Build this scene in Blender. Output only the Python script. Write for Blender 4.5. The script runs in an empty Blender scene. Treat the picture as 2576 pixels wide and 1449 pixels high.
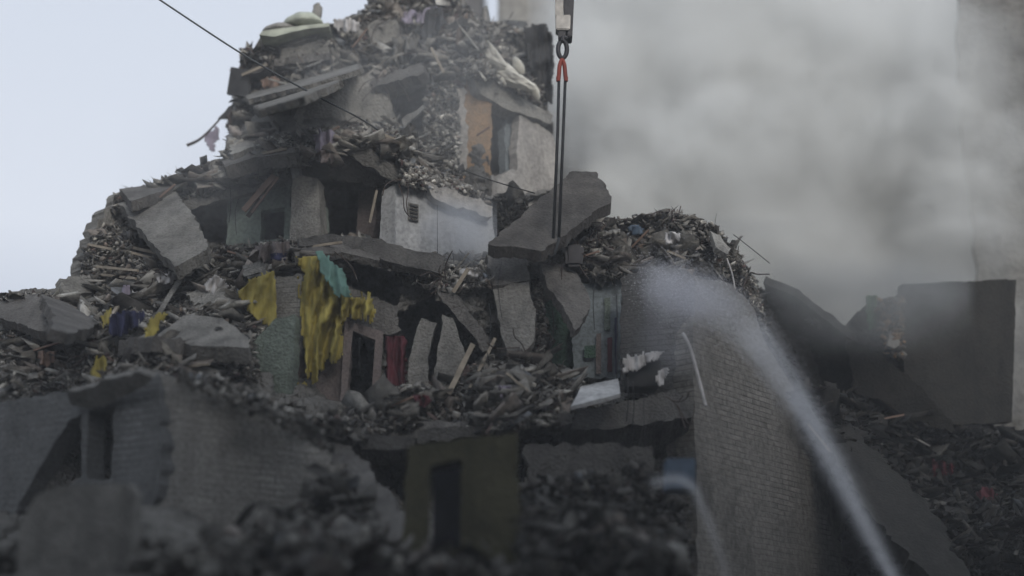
import bpy, bmesh, math, random
import numpy as np
from mathutils import Vector, noise, geometry
random.seed(7); rng = np.random.default_rng(7)
C = bpy.context.scene.collection
sc = bpy.context.scene
# ------------------------------------------------------------------ camera
FPX, CX, CY, PITCH = 3520.0, 1288.0, 724.5, math.radians(17)
CAM = Vector((0, 0, 1.6))
cam = bpy.data.objects.new('camera', bpy.data.cameras.new('camera')); C.objects.link(cam)
cam.location = CAM; cam.rotation_euler = (math.pi/2 + PITCH, 0, 0)
cam.data.sensor_width = 36; cam.data.lens = FPX/2576*36
cam.data.clip_end = 4000; cam.data.clip_start = 0.1
cam.data.dof.use_dof = True; cam.data.dof.focus_distance = 30.0; cam.data.dof.aperture_fstop = 0.155
sc.camera = cam
# ------------------------------------------------------------------ world, sun, exposure
SUN_EL, SUN_AZ = math.radians(21), math.radians(162)
w = bpy.data.worlds.new('World'); sc.world = w; w.use_nodes = True
nt = w.node_tree; nt.nodes.clear()
out = nt.nodes.new('ShaderNodeOutputWorld'); bg = nt.nodes.new('ShaderNodeBackground')
sky = nt.nodes.new('ShaderNodeTexSky'); sky.sky_type = 'NISHITA'; sky.sun_disc = False
sky.sun_elevation = SUN_EL; sky.sun_rotation = SUN_AZ; sky.dust_density = 4.0; sky.air_density = 1.0; sky.ozone_density = 1.0
# thin overcast over the clear sky: pale veil, a little greyer towards the horizon
tc = nt.nodes.new('ShaderNodeTexCoord'); sep = nt.nodes.new('ShaderNodeSeparateXYZ'); nt.links.new(tc.outputs['Generated'], sep.inputs[0])
rmp = nt.nodes.new('ShaderNodeValToRGB'); nt.links.new(sep.outputs['Z'], rmp.inputs[0])
e = rmp.color_ramp.elements
e[0].position = 0.0; e[0].color = (3.0, 3.2, 3.6, 1); e[1].position = 1.0; e[1].color = (6.2, 6.9, 7.9, 1)
for p, c in ((0.22, (4.9, 5.2, 6.0, 1)), (0.32, (7.2, 7.5, 8.2, 1)), (0.5, (6.7, 7.2, 8.1, 1))):
    q = rmp.color_ramp.elements.new(p); q.color = c
mix = nt.nodes.new('ShaderNodeMixRGB'); mix.inputs[0].default_value = 0.8
nt.links.new(sky.outputs[0], mix.inputs[1]); nt.links.new(rmp.outputs[0], mix.inputs[2])
nt.links.new(mix.outputs[0], bg.inputs[0]); bg.inputs[1].default_value = 0.11
nt.links.new(bg.outputs[0], out.inputs[0])
sun = bpy.data.objects.new('sun', bpy.data.lights.new('sun', 'SUN')); C.objects.link(sun)
sun.data.energy = 1.5; sun.data.angle = math.radians(18); sun.data.color = (1, 0.965, 0.92)
sdir = Vector((math.sin(SUN_AZ)*math.cos(SUN_EL), math.cos(SUN_AZ)*math.cos(SUN_EL), math.sin(SUN_EL)))
sun.rotation_euler = sdir.to_track_quat('Z', 'Y').to_euler()
sc.view_settings.view_transform = 'Standard'; sc.view_settings.look = 'None'
sc.view_settings.exposure = 0.22; sc.view_settings.gamma = 1
sc.cycles.use_denoising = True
sc.cycles.volume_bounces = 4; sc.cycles.volume_step_rate = 1.0; sc.cycles.volume_max_steps = 128
sc.cycles.max_bounces = 6; sc.cycles.transparent_max_bounces = 16
# ------------------------------------------------------------------ helpers
sp, cp = math.sin(PITCH), math.cos(PITCH)
def ray(x, y):
    u = (x-CX)/FPX; v = -(y-CY)/FPX
    return Vector((u, cp - v*sp, sp + v*cp))
def P(x, y, Y):                       # a point of the picture at distance Y (world metres along +Y); below 10: metres in front of the ruin's mean surface
    if abs(Y) < 10: Y = D(x, y) - Y
    d = ray(x, y); return CAM + d*(Y/d.y)
ANCH = np.array([(700,100,32.5),(1000,40,33),(1160,200,31.6),(1350,100,34),(900,250,32.5),(620,250,33.5),(1160,400,31.4),(1380,350,33.5),
 (300,500,31),(250,700,30.5),(500,450,30.5),(600,550,30.5),(740,420,29.5),(930,400,29.2),(960,600,29.3),(1085,550,30),(1200,520,31),
 (0,740,29),(100,850,28),(400,700,29),(700,700,28),(800,800,27.3),(1000,650,28.5),(900,950,27.2),(1100,900,28),(1250,800,27.2),(1350,640,28),
 (1500,700,28.5),(1600,560,30),(1740,600,29),(1850,640,30),(1900,720,31),(1560,900,28),(1740,900,26.8),(1900,900,29.5),
 (0,1000,25.5),(350,950,24.6),(430,950,24.6),(300,860,27),(500,860,27),(760,1060,25),(1000,1000,26.5),(1300,1050,26),(1600,1050,26.5),(640,1150,23.5),(830,1200,23.5),(1780,1100,27.2),(1850,1300,28.5),(2000,1100,30),
 (0,1449,18),(400,1449,17.5),(800,1449,18.5),(1200,1449,19),(1600,1449,20.5),(1850,1449,28),(2100,1449,29.5),(2300,1449,30),(2200,900,34),
 (2400,1100,34),(2576,1449,30),(1950,720,33)], float)
def D(x, y):
    d2 = (ANCH[:,0]-x)**2 + (ANCH[:,1]-y)**2 + 1800
    wt = d2**-2.0
    return float((wt*ANCH[:,2]).sum()/wt.sum())
def inside(x, y, poly):
    r = False; n = len(poly); j = n-1
    for i in range(n):
        xi, yi = poly[i][0], poly[i][1]; xj, yj = poly[j][0], poly[j][1]
        if (yi > y) != (yj > y) and x < (xj-xi)*(y-yi)/(yj-yi)+xi: r = not r
        j = i
    return r
def link(name, me, mat=None, parent=None):
    o = bpy.data.objects.new(name, me); C.objects.link(o)
    if mat: me.materials.append(mat)
    if parent: o.parent = parent
    return o
def tag(o, label, cat=None, group=None, kind=None):
    o['label'] = label
    if cat: o['category'] = cat
    if group: o['group'] = group
    if kind: o['kind'] = kind
    return o
def empty(name, label, cat, group=None):
    o = bpy.data.objects.new(name, None); C.objects.link(o); o.empty_display_size = 0.2
    return tag(o, label, cat, group)
def mesh(name, vs, fs, smooth=False):
    me = bpy.data.meshes.new(name); me.from_pydata([tuple(v) for v in vs], [], fs); me.update()
    if smooth: me.polygons.foreach_set('use_smooth', [True]*len(me.polygons))
    return me
# ------------------------------------------------------------------ materials
def newmat(name):
    m = bpy.data.materials.new(name); m.use_nodes = True
    n = m.node_tree; b = n.nodes['Principled BSDF']; b.inputs['Roughness'].default_value = 0.9
    b.inputs['Specular IOR Level'].default_value = 0.25
    return m, n, b
def N(n, t, **k):
    o = n.nodes.new(t)
    for a, v in k.items():
        if a.startswith('i_'): o.inputs[a[2:]].default_value = v
        else: setattr(o, a, v)
    return o
def ramp(n, src, stops):
    r = n.nodes.new('ShaderNodeValToRGB'); n.links.new(src, r.inputs[0])
    e = r.color_ramp.elements
    e[0].position, e[0].color = stops[0][0], stops[0][1]; e[1].position, e[1].color = stops[-1][0], stops[-1][1]
    for p, c in stops[1:-1]:
        q = e.new(p); q.color = c
    return r
def c4(c, k=1.0): return (c[0]*k*1.03, c[1]*k, c[2]*k*0.95, 1)
def concrete(name, col, dark=0.45, scale=1.3, bump=0.5, bricks=False, stain=True, brick_scale=1.0, tone2=None):
    m, n, b = newmat(name); L = n.links.new
    g = N(n, 'ShaderNodeTexCoord'); src = g.outputs['Object']
    n1 = N(n, 'ShaderNodeTexNoise'); n1.inputs['Scale'].default_value = scale; n1.inputs['Detail'].default_value = 9; n1.inputs['Roughness'].default_value = 0.65; n1.inputs['Distortion'].default_value = 0.4
    L(src, n1.inputs['Vector'])
    t2 = tone2 or tuple(c*dark for c in col)
    r1 = ramp(n, n1.outputs[0], [(0.3, c4(t2)), (0.48, c4(col, 0.85)), (0.7, c4(col, 1.15))])
    n2 = N(n, 'ShaderNodeTexNoise'); n2.inputs['Scale'].default_value = scale*14; n2.inputs['Detail'].default_value = 6
    L(src, n2.inputs['Vector'])
    r2 = ramp(n, n2.outputs[0], [(0.35, (0.6, 0.6, 0.6, 1)), (0.6, (1.08, 1.08, 1.08, 1))])
    mx = N(n, 'ShaderNodeMixRGB', blend_type='MULTIPLY'); mx.inputs[0].default_value = 0.7
    L(r1.outputs[0], mx.inputs[1]); L(r2.outputs[0], mx.inputs[2]); last = mx
    if stain:      # rain and dust streaks, longer downwards
        mp = N(n, 'ShaderNodeMapping'); mp.inputs['Scale'].default_value = (2.2, 2.2, 0.3); L(src, mp.inputs[0])
        n3 = N(n, 'ShaderNodeTexNoise'); n3.inputs['Scale'].default_value = 1.2; n3.inputs['Detail'].default_value = 7; L(mp.outputs[0], n3.inputs['Vector'])
        r3 = ramp(n, n3.outputs[0], [(0.36, (0.45, 0.45, 0.46, 1)), (0.52, (1, 1, 1, 1))])
        m3 = N(n, 'ShaderNodeMixRGB', blend_type='MULTIPLY'); m3.inputs[0].default_value = 0.5 if not bricks else 0.3
        L(last.outputs[0], m3.inputs[1]); L(r3.outputs[0], m3.inputs[2]); last = m3
    hsum = N(n, 'ShaderNodeMath', operation='ADD'); L(n1.outputs[0], hsum.inputs[0]); L(n2.outputs[0], hsum.inputs[1]); h = hsum
    if bricks:
        uv = N(n, 'ShaderNodeUVMap'); uv.uv_map = 'UVMap'
        n4 = N(n, 'ShaderNodeTexNoise'); n4.inputs['Scale'].default_value = 1.5; L(uv.outputs[0], n4.inputs['Vector'])
        mpa = N(n, 'ShaderNodeMixRGB', blend_type='LINEAR_LIGHT'); mpa.inputs[0].default_value = 0.02; L(uv.outputs[0], mpa.inputs[1]); L(n4.outputs[1], mpa.inputs[2])
        bt = N(n, 'ShaderNodeTexBrick'); bt.inputs['Scale'].default_value = brick_scale
        bt.inputs['Brick Width'].default_value = 0.52; bt.inputs['Row Height'].default_value = 0.11; bt.inputs['Mortar Size'].default_value = 0.014
        bt.inputs['Mortar Smooth'].default_value = 0.35
        bt.inputs['Color1'].default_value = (1.05, 1.05, 1.05, 1); bt.inputs['Color2'].default_value = (0.82, 0.82, 0.82, 1); bt.inputs['Mortar'].default_value = (0.45, 0.45, 0.45, 1)
        L(mpa.outputs[0], bt.inputs['Vector'])
        # the courses show only where the render has weathered
        r5 = ramp(n, n1.outputs[0], [(0.46, (0.03, 0.03, 0.03, 1)), (0.60, (1, 1, 1, 1))])
        m5 = N(n, 'ShaderNodeMixRGB', blend_type='MULTIPLY'); L(r5.outputs[0], m5.inputs[0]); L(last.outputs[0], m5.inputs[1]); L(bt.outputs[0], m5.inputs[2]); last = m5
        hb = N(n, 'ShaderNodeMath', operation='MULTIPLY_ADD'); L(bt.outputs['Fac'], hb.inputs[0]); hb.inputs[1].default_value = -0.3; L(h.outputs[0], hb.inputs[2]); h = hb
    bp = N(n, 'ShaderNodeBump'); bp.inputs['Strength'].default_value = min(1, bump*1.4); bp.inputs['Distance'].default_value = 0.1
    L(h.outputs[0], bp.inputs['Height']); L(bp.outputs[0], b.inputs['Normal']); L(last.outputs[0], b.inputs['Base Color'])
    return m
def plain(name, col, rough=0.8, metal=0.0, var=0.5, scale=3.0, transl=0.0):
    m, n, b = newmat(name); L = n.links.new
    g = N(n, 'ShaderNodeTexCoord'); n1 = N(n, 'ShaderNodeTexNoise'); n1.inputs['Scale'].default_value = scale; n1.inputs['Detail'].default_value = 6
    L(g.outputs['Object'], n1.inputs['Vector'])
    r1 = ramp(n, n1.outputs[0], [(0.3, c4(col, 1-var)), (0.65, c4(col, 1.1))]); L(r1.outputs[0], b.inputs['Base Color'])
    b.inputs['Roughness'].default_value = rough; b.inputs['Metallic'].default_value = metal
    bp = N(n, 'ShaderNodeBump'); bp.inputs['Strength'].default_value = 0.3; bp.inputs['Distance'].default_value = 0.03; L(n1.outputs[0], bp.inputs['Height']); L(bp.outputs[0], b.inputs['Normal'])
    return m
def rubble_mat(name, k=1.0):
    m, n, b = newmat(name); L = n.links.new
    a = N(n, 'ShaderNodeAttribute'); a.attribute_name = 'Tint'
    g = N(n, 'ShaderNodeTexCoord'); n1 = N(n, 'ShaderNodeTexNoise'); n1.inputs['Scale'].default_value = 7; n1.inputs['Detail'].default_value = 8; n1.inputs['Roughness'].default_value = 0.7
    L(g.outputs['Object'], n1.inputs['Vector'])
    r1 = ramp(n, n1.outputs[0], [(0.3, (0.4*k, 0.4*k, 0.4*k, 1)), (0.65, (1.2*k, 1.2*k, 1.2*k, 1))])
    mx = N(n, 'ShaderNodeMixRGB', blend_type='MULTIPLY'); mx.inputs[0].default_value = 1; L(a.outputs['Color'], mx.inputs[1]); L(r1.outputs[0], mx.inputs[2])
    L(mx.outputs[0], b.inputs['Base Color'])
    bp = N(n, 'ShaderNodeBump'); bp.inputs['Strength'].default_value = 0.7; bp.inputs['Distance'].default_value = 0.05; L(n1.outputs[0], bp.inputs['Height']); L(bp.outputs[0], b.inputs['Normal'])
    return m
M = {}
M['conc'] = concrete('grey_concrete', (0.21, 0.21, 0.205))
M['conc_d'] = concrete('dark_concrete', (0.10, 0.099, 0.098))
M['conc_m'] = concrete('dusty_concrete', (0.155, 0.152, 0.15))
M['conc_l'] = concrete('pale_concrete', (0.33, 0.33, 0.32))
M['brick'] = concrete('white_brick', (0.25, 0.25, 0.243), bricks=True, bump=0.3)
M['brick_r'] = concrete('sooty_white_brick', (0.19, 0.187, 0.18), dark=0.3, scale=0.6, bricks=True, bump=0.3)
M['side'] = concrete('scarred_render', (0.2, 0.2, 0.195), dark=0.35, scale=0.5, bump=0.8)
M['brick_n'] = concrete('lit_near_brick', (0.34, 0.34, 0.335), bricks=True, bump=0.3)  # right face of the near corner, its lit side painted in as paler brick
M['brick_l'] = concrete('shaded_near_brick', (0.17, 0.18, 0.19), bricks=True, bump=0.3)  # left face of the same corner, shade painted into a darker, bluer brick
M['brick_d'] = concrete('sooty_shaded_brick', (0.11, 0.112, 0.115), bricks=True, bump=0.3)  # dark brick; on the right wing's left face it paints in the shade
M['white'] = concrete('white_plaster', (0.43, 0.45, 0.48), dark=0.7, scale=0.8, bump=0.15)
M['pale'] = concrete('pale_plaster', (0.40, 0.39, 0.38), dark=0.6, scale=0.8, bump=0.25)
M['teal'] = concrete('pale_green_plaster', (0.31, 0.38, 0.355), dark=0.7, scale=0.9, bump=0.2)
M['bluep'] = concrete('pale_blue_plaster', (0.22, 0.26, 0.29), dark=0.7, scale=0.9, bump=0.2)
M['orange'] = concrete('orange_fibreboard', (0.50, 0.34, 0.21), dark=0.75, scale=2.2, bump=0.9, tone2=(0.36, 0.30, 0.24))
M['green'] = concrete('green_paint', (0.07, 0.13, 0.10), dark=0.6)
M['ygreen'] = concrete('olive_plaster', (0.085, 0.082, 0.05), dark=0.55, bump=0.4)
M['pink'] = concrete('pinkish_plaster', (0.19, 0.165, 0.165), dark=0.7, bump=0.2)
M['wood'] = plain('weathered_wood', (0.28, 0.25, 0.21), 0.8)
M['woodr'] = plain('reddish_wood', (0.24, 0.17, 0.14), 0.8)
M['iron'] = plain('rusty_iron', (0.07, 0.055, 0.05), 0.6, 0.4)
M['slabb'] = concrete('brownish_concrete', (0.10, 0.095, 0.092), bump=0.4)
M['cable_l'] = plain('cable_grey', (0.07, 0.08, 0.09), 0.6)
M['steel'] = plain('dark_steel', (0.035, 0.035, 0.04), 0.45, 0.6)
M['steel_l'] = plain('worn_steel', (0.20, 0.20, 0.20), 0.35, 0.7)
M['cable'] = plain('cable', (0.02, 0.022, 0.025), 0.6)
M['redp'] = plain('red_paint', (0.22, 0.035, 0.02), 0.5, 0.1)
M['yellow'] = plain('yellow_cloth', (0.31, 0.27, 0.075), 0.85, 0, 0.45, 1.6)
M['teal_d'] = concrete('dusty_green_plaster', (0.17, 0.21, 0.19), dark=0.6)
M['tealc'] = plain('turquoise_cloth', (0.13, 0.25, 0.235), 0.8, 0, 0.4)
M['greenc'] = plain('green_cloth', (0.05, 0.13, 0.06), 0.8)
M['navy'] = plain('navy_cloth', (0.025, 0.028, 0.075), 0.85)
M['maroon'] = plain('maroon_cloth', (0.10, 0.025, 0.035), 0.85)
M['red'] = plain('red_cloth', (0.20, 0.02, 0.035), 0.8)
M['lilac'] = plain('lilac_cloth', (0.27, 0.25, 0.33), 0.85)
M['whitec'] = plain('white_cloth', (0.5, 0.5, 0.52), 0.85)
M['blue'] = plain('blue_plastic', (0.09, 0.13, 0.19), 0.5)
M['black'] = plain('black_plastic', (0.02, 0.022, 0.025), 0.5)
M['panel'] = concrete('soot_panel', (0.036, 0.035, 0.033), bump=0.3)
M['felt'] = plain('grey_roofing', (0.05, 0.052, 0.056), 0.85)
M['insul'] = plain('white_insulation', (0.62, 0.62, 0.58), 0.9)
M['door'] = plain('dark_door_paint', (0.022, 0.024, 0.035), 0.6)
M['green_l'] = plain('pale_green_ceramic', (0.42, 0.46, 0.40), 0.5)
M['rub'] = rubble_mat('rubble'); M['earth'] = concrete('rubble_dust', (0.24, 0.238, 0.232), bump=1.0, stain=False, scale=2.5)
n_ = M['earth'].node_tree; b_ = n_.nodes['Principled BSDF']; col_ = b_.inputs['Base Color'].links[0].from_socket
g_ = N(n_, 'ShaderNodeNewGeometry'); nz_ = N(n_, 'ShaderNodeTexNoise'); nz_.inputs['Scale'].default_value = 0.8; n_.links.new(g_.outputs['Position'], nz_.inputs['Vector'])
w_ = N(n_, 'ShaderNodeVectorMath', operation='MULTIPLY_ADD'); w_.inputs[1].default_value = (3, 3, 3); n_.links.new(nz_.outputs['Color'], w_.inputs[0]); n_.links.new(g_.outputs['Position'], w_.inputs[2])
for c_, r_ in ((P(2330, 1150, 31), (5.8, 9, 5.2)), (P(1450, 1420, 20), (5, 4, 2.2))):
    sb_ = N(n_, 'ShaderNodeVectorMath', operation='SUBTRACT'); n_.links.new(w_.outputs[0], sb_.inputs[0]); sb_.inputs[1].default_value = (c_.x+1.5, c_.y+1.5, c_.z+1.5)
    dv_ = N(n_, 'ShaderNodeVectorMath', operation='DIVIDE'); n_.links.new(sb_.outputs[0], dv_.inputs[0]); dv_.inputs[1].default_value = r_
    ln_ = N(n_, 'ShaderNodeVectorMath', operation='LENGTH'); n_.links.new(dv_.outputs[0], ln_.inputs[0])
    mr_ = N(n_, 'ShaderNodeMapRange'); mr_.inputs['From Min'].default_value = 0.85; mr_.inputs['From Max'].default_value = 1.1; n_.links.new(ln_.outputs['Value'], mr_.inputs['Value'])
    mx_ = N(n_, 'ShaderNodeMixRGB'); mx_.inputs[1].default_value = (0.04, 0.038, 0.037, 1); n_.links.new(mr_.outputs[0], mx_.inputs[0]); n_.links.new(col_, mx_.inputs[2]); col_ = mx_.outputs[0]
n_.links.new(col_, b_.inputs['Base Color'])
# ------------------------------------------------------------------ plates: broken walls and slabs with real thickness
def plane_of(outline, d):
    if isinstance(d, tuple) and d[0] == 'w':          # upright wall: bearing, distance at the first corner
        th = math.radians(d[1]); p0 = P(outline[0][0], outline[0][1], d[2])
        u = Vector((math.cos(th), math.sin(th), 0)); v = Vector((0, 0, 1))
    else:
        p0, p1, p2 = (P(outline[i][0], outline[i][1], d[i]) for i in range(3))
        u = (p1-p0).normalized(); nn = u.cross(p2-p0).normalized(); v = nn.cross(u)
    n = u.cross(v)
    if n.dot(CAM-p0) < 0: n = -n
    return p0, u, v, n
def jagged(pts, amp, step, seed):
    rn = random.Random(seed); res = []
    k = len(pts)
    for i in range(k):
        a = Vector(pts[i]); b = Vector(pts[(i+1) % k]); L = (b-a).length
        m = max(1, int(L/step)); nrm = Vector((-(b-a).y, (b-a).x))/max(L, 1e-6)
        res.append(tuple(a))
        run = 0
        for j in range(1, m):
            run = 0.5*run + rn.uniform(-1, 1)*amp
            q = a + (b-a)*((j+rn.uniform(-.3, .3))/m) + nrm*max(-L*0.2, min(L*0.2, run)); res.append(tuple(q))
    return res
PS = [0]
def plate(name, outline, d, thick, mat, parent=None, holes=(), amp=0.03, step=0.18, off=0.0):
    if step == 0.18: step = 0.1; amp *= 1.15
    p0, u, v, n = plane_of(outline, d); PS[0] += 1
    def loc(x, y):
        r = ray(x, y); t = (p0-CAM).dot(n)/r.dot(n); q = CAM + r*t - p0
        return (q.dot(u), q.dot(v))
    loops = [jagged([loc(*p[:2]) for p in outline], amp, step, PS[0]*31)] + [jagged([loc(*p[:2]) for p in h], amp*0.6, step, PS[0]*57+i) for i, h in enumerate(holes)]
    tris = geometry.tessellate_polygon([[Vector((a, b, 0)) for a, b in lp] for lp in loops])
    flat = [q for lp in loops for q in lp]; K = len(flat)
    org = p0 + n*off
    rn = random.Random(PS[0])
    vs = [org + u*a + v*b for a, b in flat] + [org + u*a + v*b - n*(thick*rn.uniform(0.85, 1.1)) for a, b in flat]
    bm = bmesh.new(); bv = [bm.verts.new(q) for q in vs]
    uvl = bm.loops.layers.uv.new('UVMap')
    def face(ids, uvs):
        try: f = bm.faces.new([bv[i] for i in ids])
        except ValueError: return
        for lp, q in zip(f.loops, uvs): lp[uvl].uv = q
    for t in tris:
        t = tuple(t)
        face(t, [flat[i] for i in t]); face([i+K for i in reversed(t)], [flat[i] for i in reversed(t)])
    s = 0
    for lp in loops:
        m = len(lp)
        for i in range(m):
            a, b = s+i, s+(i+1) % m
            ua, ub = flat[a], flat[b]
            face([a, b, b+K, a+K], [ua, ub, (ub[0]+thick, ub[1]), (ua[0]+thick, ua[1])])
        s += m
    bmesh.ops.recalc_face_normals(bm, faces=bm.faces)
    ctr = org.copy()
    bmesh.ops.translate(bm, verts=bm.verts, vec=-ctr)
    me = bpy.data.meshes.new(name); bm.to_mesh(me); bm.free()
    o = link(name, me, mat, parent); o.location = ctr
    return o
def tube(name, pts, r, mat, parent=None, sides=8, r2=None, smooth=True):
    vs, fs = [], []; n = len(pts); ctr = pts[0].copy()
    for i, p in enumerate(pts):
        t = (pts[min(i+1, n-1)] - pts[max(i-1, 0)]).normalized()
        a = t.orthogonal().normalized() if abs(t.z) > 0.9 else t.cross(Vector((0, 0, 1))).normalized()
        b = t.cross(a); rr = r if r2 is None else r+(r2-r)*i/(n-1)
        for k in range(sides):
            q = 2*math.pi*k/sides; vs.append(p-ctr + a*math.cos(q)*rr + b*math.sin(q)*rr)
    for i in range(n-1):
        for k in range(sides):
            fs.append((i*sides+k, i*sides+(k+1) % sides, (i+1)*sides+(k+1) % sides, (i+1)*sides+k))
    fs.append(tuple(range(sides))[::-1]); fs.append(tuple((n-1)*sides+k for k in range(sides)))
    o = link(name, mesh(name, vs, fs, smooth), mat, parent); o.location = ctr
    return o
def bez(pts, n=16):      # smooth curve through points (Catmull-Rom)
    res = []; k = len(pts)
    for i in range(k-1):
        p0, p1, p2, p3 = pts[max(i-1, 0)], pts[i], pts[i+1], pts[min(i+2, k-1)]
        for j in range(n):
            t = j/n
            res.append(0.5*((2*p1) + (p2-p0)*t + (2*p0-5*p1+4*p2-p3)*t*t + (3*p1-p0-3*p2+p3)*t**3))
    res.append(pts[-1]); return res
def sheet(name, poly, Yf, mat, parent=None, cell=3.5, amp=0.12, freq=0.05, ang=0.0, rough=0.05, thick=0.012, tear=1.0):
    """crumpled sheet: grid cells inside the outline, pushed in and out by folds"""
    xs = [p[0] for p in poly]; ys = [p[1] for p in poly]
    x0, x1, y0, y1 = min(xs), max(xs), min(ys), max(ys)
    nx, ny = int((x1-x0)/cell)+2, int((y1-y0)/cell)+2
    ca, sa = math.cos(ang), math.sin(ang); idx = {}; vs = []; fs = []
    def vert(i, j):
        if (i, j) not in idx:
            x, y = x0+i*cell, y0+j*cell
            jx = noise.noise(Vector((x*.07, y*.07, 3)))*cell*0.9; jy = noise.noise(Vector((x*.07, y*.07, 9)))*cell*0.9
            ph = (x*ca+y*sa)*freq*6.283*0.8 + 5*noise.noise(Vector((x*.012, y*.006, ang)))
            Y = (Yf(x, y) if callable(Yf) else (D(sum(xs)/len(xs), sum(ys)/len(ys))-Yf if abs(Yf) < 10 else Yf)) + amp*math.sin(ph)*(0.6+0.9*noise.noise(Vector((x*.02, y*.006, 7)))) + 2.2*rough*noise.fractal(Vector((x*.06, y*.007, 1)), 1, 2, 3)
            idx[(i, j)] = len(vs); vs.append(P(x+jx, y+jy, Y))
        return idx[(i, j)]
    for i in range(nx):
        for j in range(ny):
            xx, yy = x0+(i+.5)*cell, y0+(j+.5)*cell
            if inside(xx+5*noise.noise(Vector((yy*.06, xx*.02, 4))), yy + 26*tear*max(0, noise.noise(Vector((xx*.13, 2, 0))))+3*noise.noise(Vector((xx*.2, yy*.2, 1))), poly): fs.append((vert(i, j), vert(i, j+1), vert(i+1, j+1), vert(i+1, j)))
    ctr = sum(vs, Vector())/len(vs); vs = [v-ctr for v in vs]
    o = link(name, mesh(name, vs, fs, True), mat, parent); o.location = ctr
    s = o.modifiers.new('thick', 'SOLIDIFY'); s.thickness = thick
    return o
# ------------------------------------------------------------------ rubble chunks (one mesh per heap)
BOX = np.array([(x, y, z) for x in (-.5, .5) for y in (-.5, .5) for z in (-.5, .5)])
BF = np.array([(0,1,3,2),(4,6,7,5),(0,4,5,1),(2,3,7,6),(0,2,6,4),(1,5,7,3)])
PAL = [((.25,.25,.245), 12), ((.36,.36,.35), 6), ((.16,.16,.158), 8), ((.07,.07,.072), 5), ((.5,.5,.48), 2), ((.20,.185,.175), 3), ((.24,.20,.18), .7), ((.14,.105,.10), .5), ((.20,.22,.25), 1), ((.6,.6,.58), .35), ((.10,.07,.07), .6)]
def rotmats(n, tilt):
    a = rng.uniform(0, 2*math.pi, n); b = rng.normal(0, tilt, n); c = rng.normal(0, tilt, n)
    ca, sa, cb, sb, cc, s_ = np.cos(a), np.sin(a), np.cos(b), np.sin(b), np.cos(c), np.sin(c)
    z, o = np.zeros(n), np.ones(n)
    Rz = np.stack([ca,-sa,z, sa,ca,z, z,z,o], 1).reshape(n,3,3); Rx = np.stack([o,z,z, z,cb,-sb, z,sb,cb], 1).reshape(n,3,3)
    Ry = np.stack([cc,z,s_, z,o,z, -s_,z,cc], 1).reshape(n,3,3)
    return Rx@Ry@Rz
KEEP = [[(950,236),(1066,206),(1058,322),(1002,318)], [(1158,215),(1236,225),(1300,275),(1392,320),(1400,485),(1236,500),(1160,465)], [(458,512),(735,462),(732,596),(520,600)],
 [(735,440),(862,392),(955,460),(990,466),(1085,480),(1240,525),(1236,635),(955,635),(930,596),(735,600)], [(300,512),(430,475),(520,602),(438,668)],
 [(600,735),(692,690),(694,820),(660,812)], [(745,655),(830,650),(885,748),(945,760),(935,812),(960,850),(940,1012),(715,1020),(700,900)], [(965,835),(1100,800),(1165,900),(1160,960),(1020,975),(965,970)],
 [(1100,735),(1235,735),(1340,700),(1350,880),(1240,880)], [(1365,670),(1560,705),(1560,945),(1380,930)], [(1442,965),(1560,950),(1680,890),(1680,980),(1560,1000),(1440,1025)], [(280,785),(362,785),(330,845),(276,845)],
 [(400,850),(470,795),(560,802),(622,850),(620,872),(480,865)], [(20,770),(95,745),(160,765),(225,812),(170,832),(20,800)], [(1090,1165),(1160,1160),(1160,1370),(1090,1380)], [(700,270),(760,250),(940,200),(985,300),(880,322),(760,322)],
 [(1570,905),(1665,885),(1670,970),(1575,970)], [(1620,960),(1700,960),(1700,700),(1600,710)], [(650,850),(740,790),(738,1010),(715,1035),(640,960)], [(235,900),(262,895),(262,950),(232,955)]]
KB = [(min(p[0] for p in q), max(p[0] for p in q), min(p[1] for p in q), max(p[1] for p in q)) for q in KEEP]
def kept(x, y):
    for q, b in zip(KEEP, KB):
        if b[0] <= x <= b[1] and b[2] <= y <= b[3] and inside(x, y, q): return True
    return False
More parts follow.
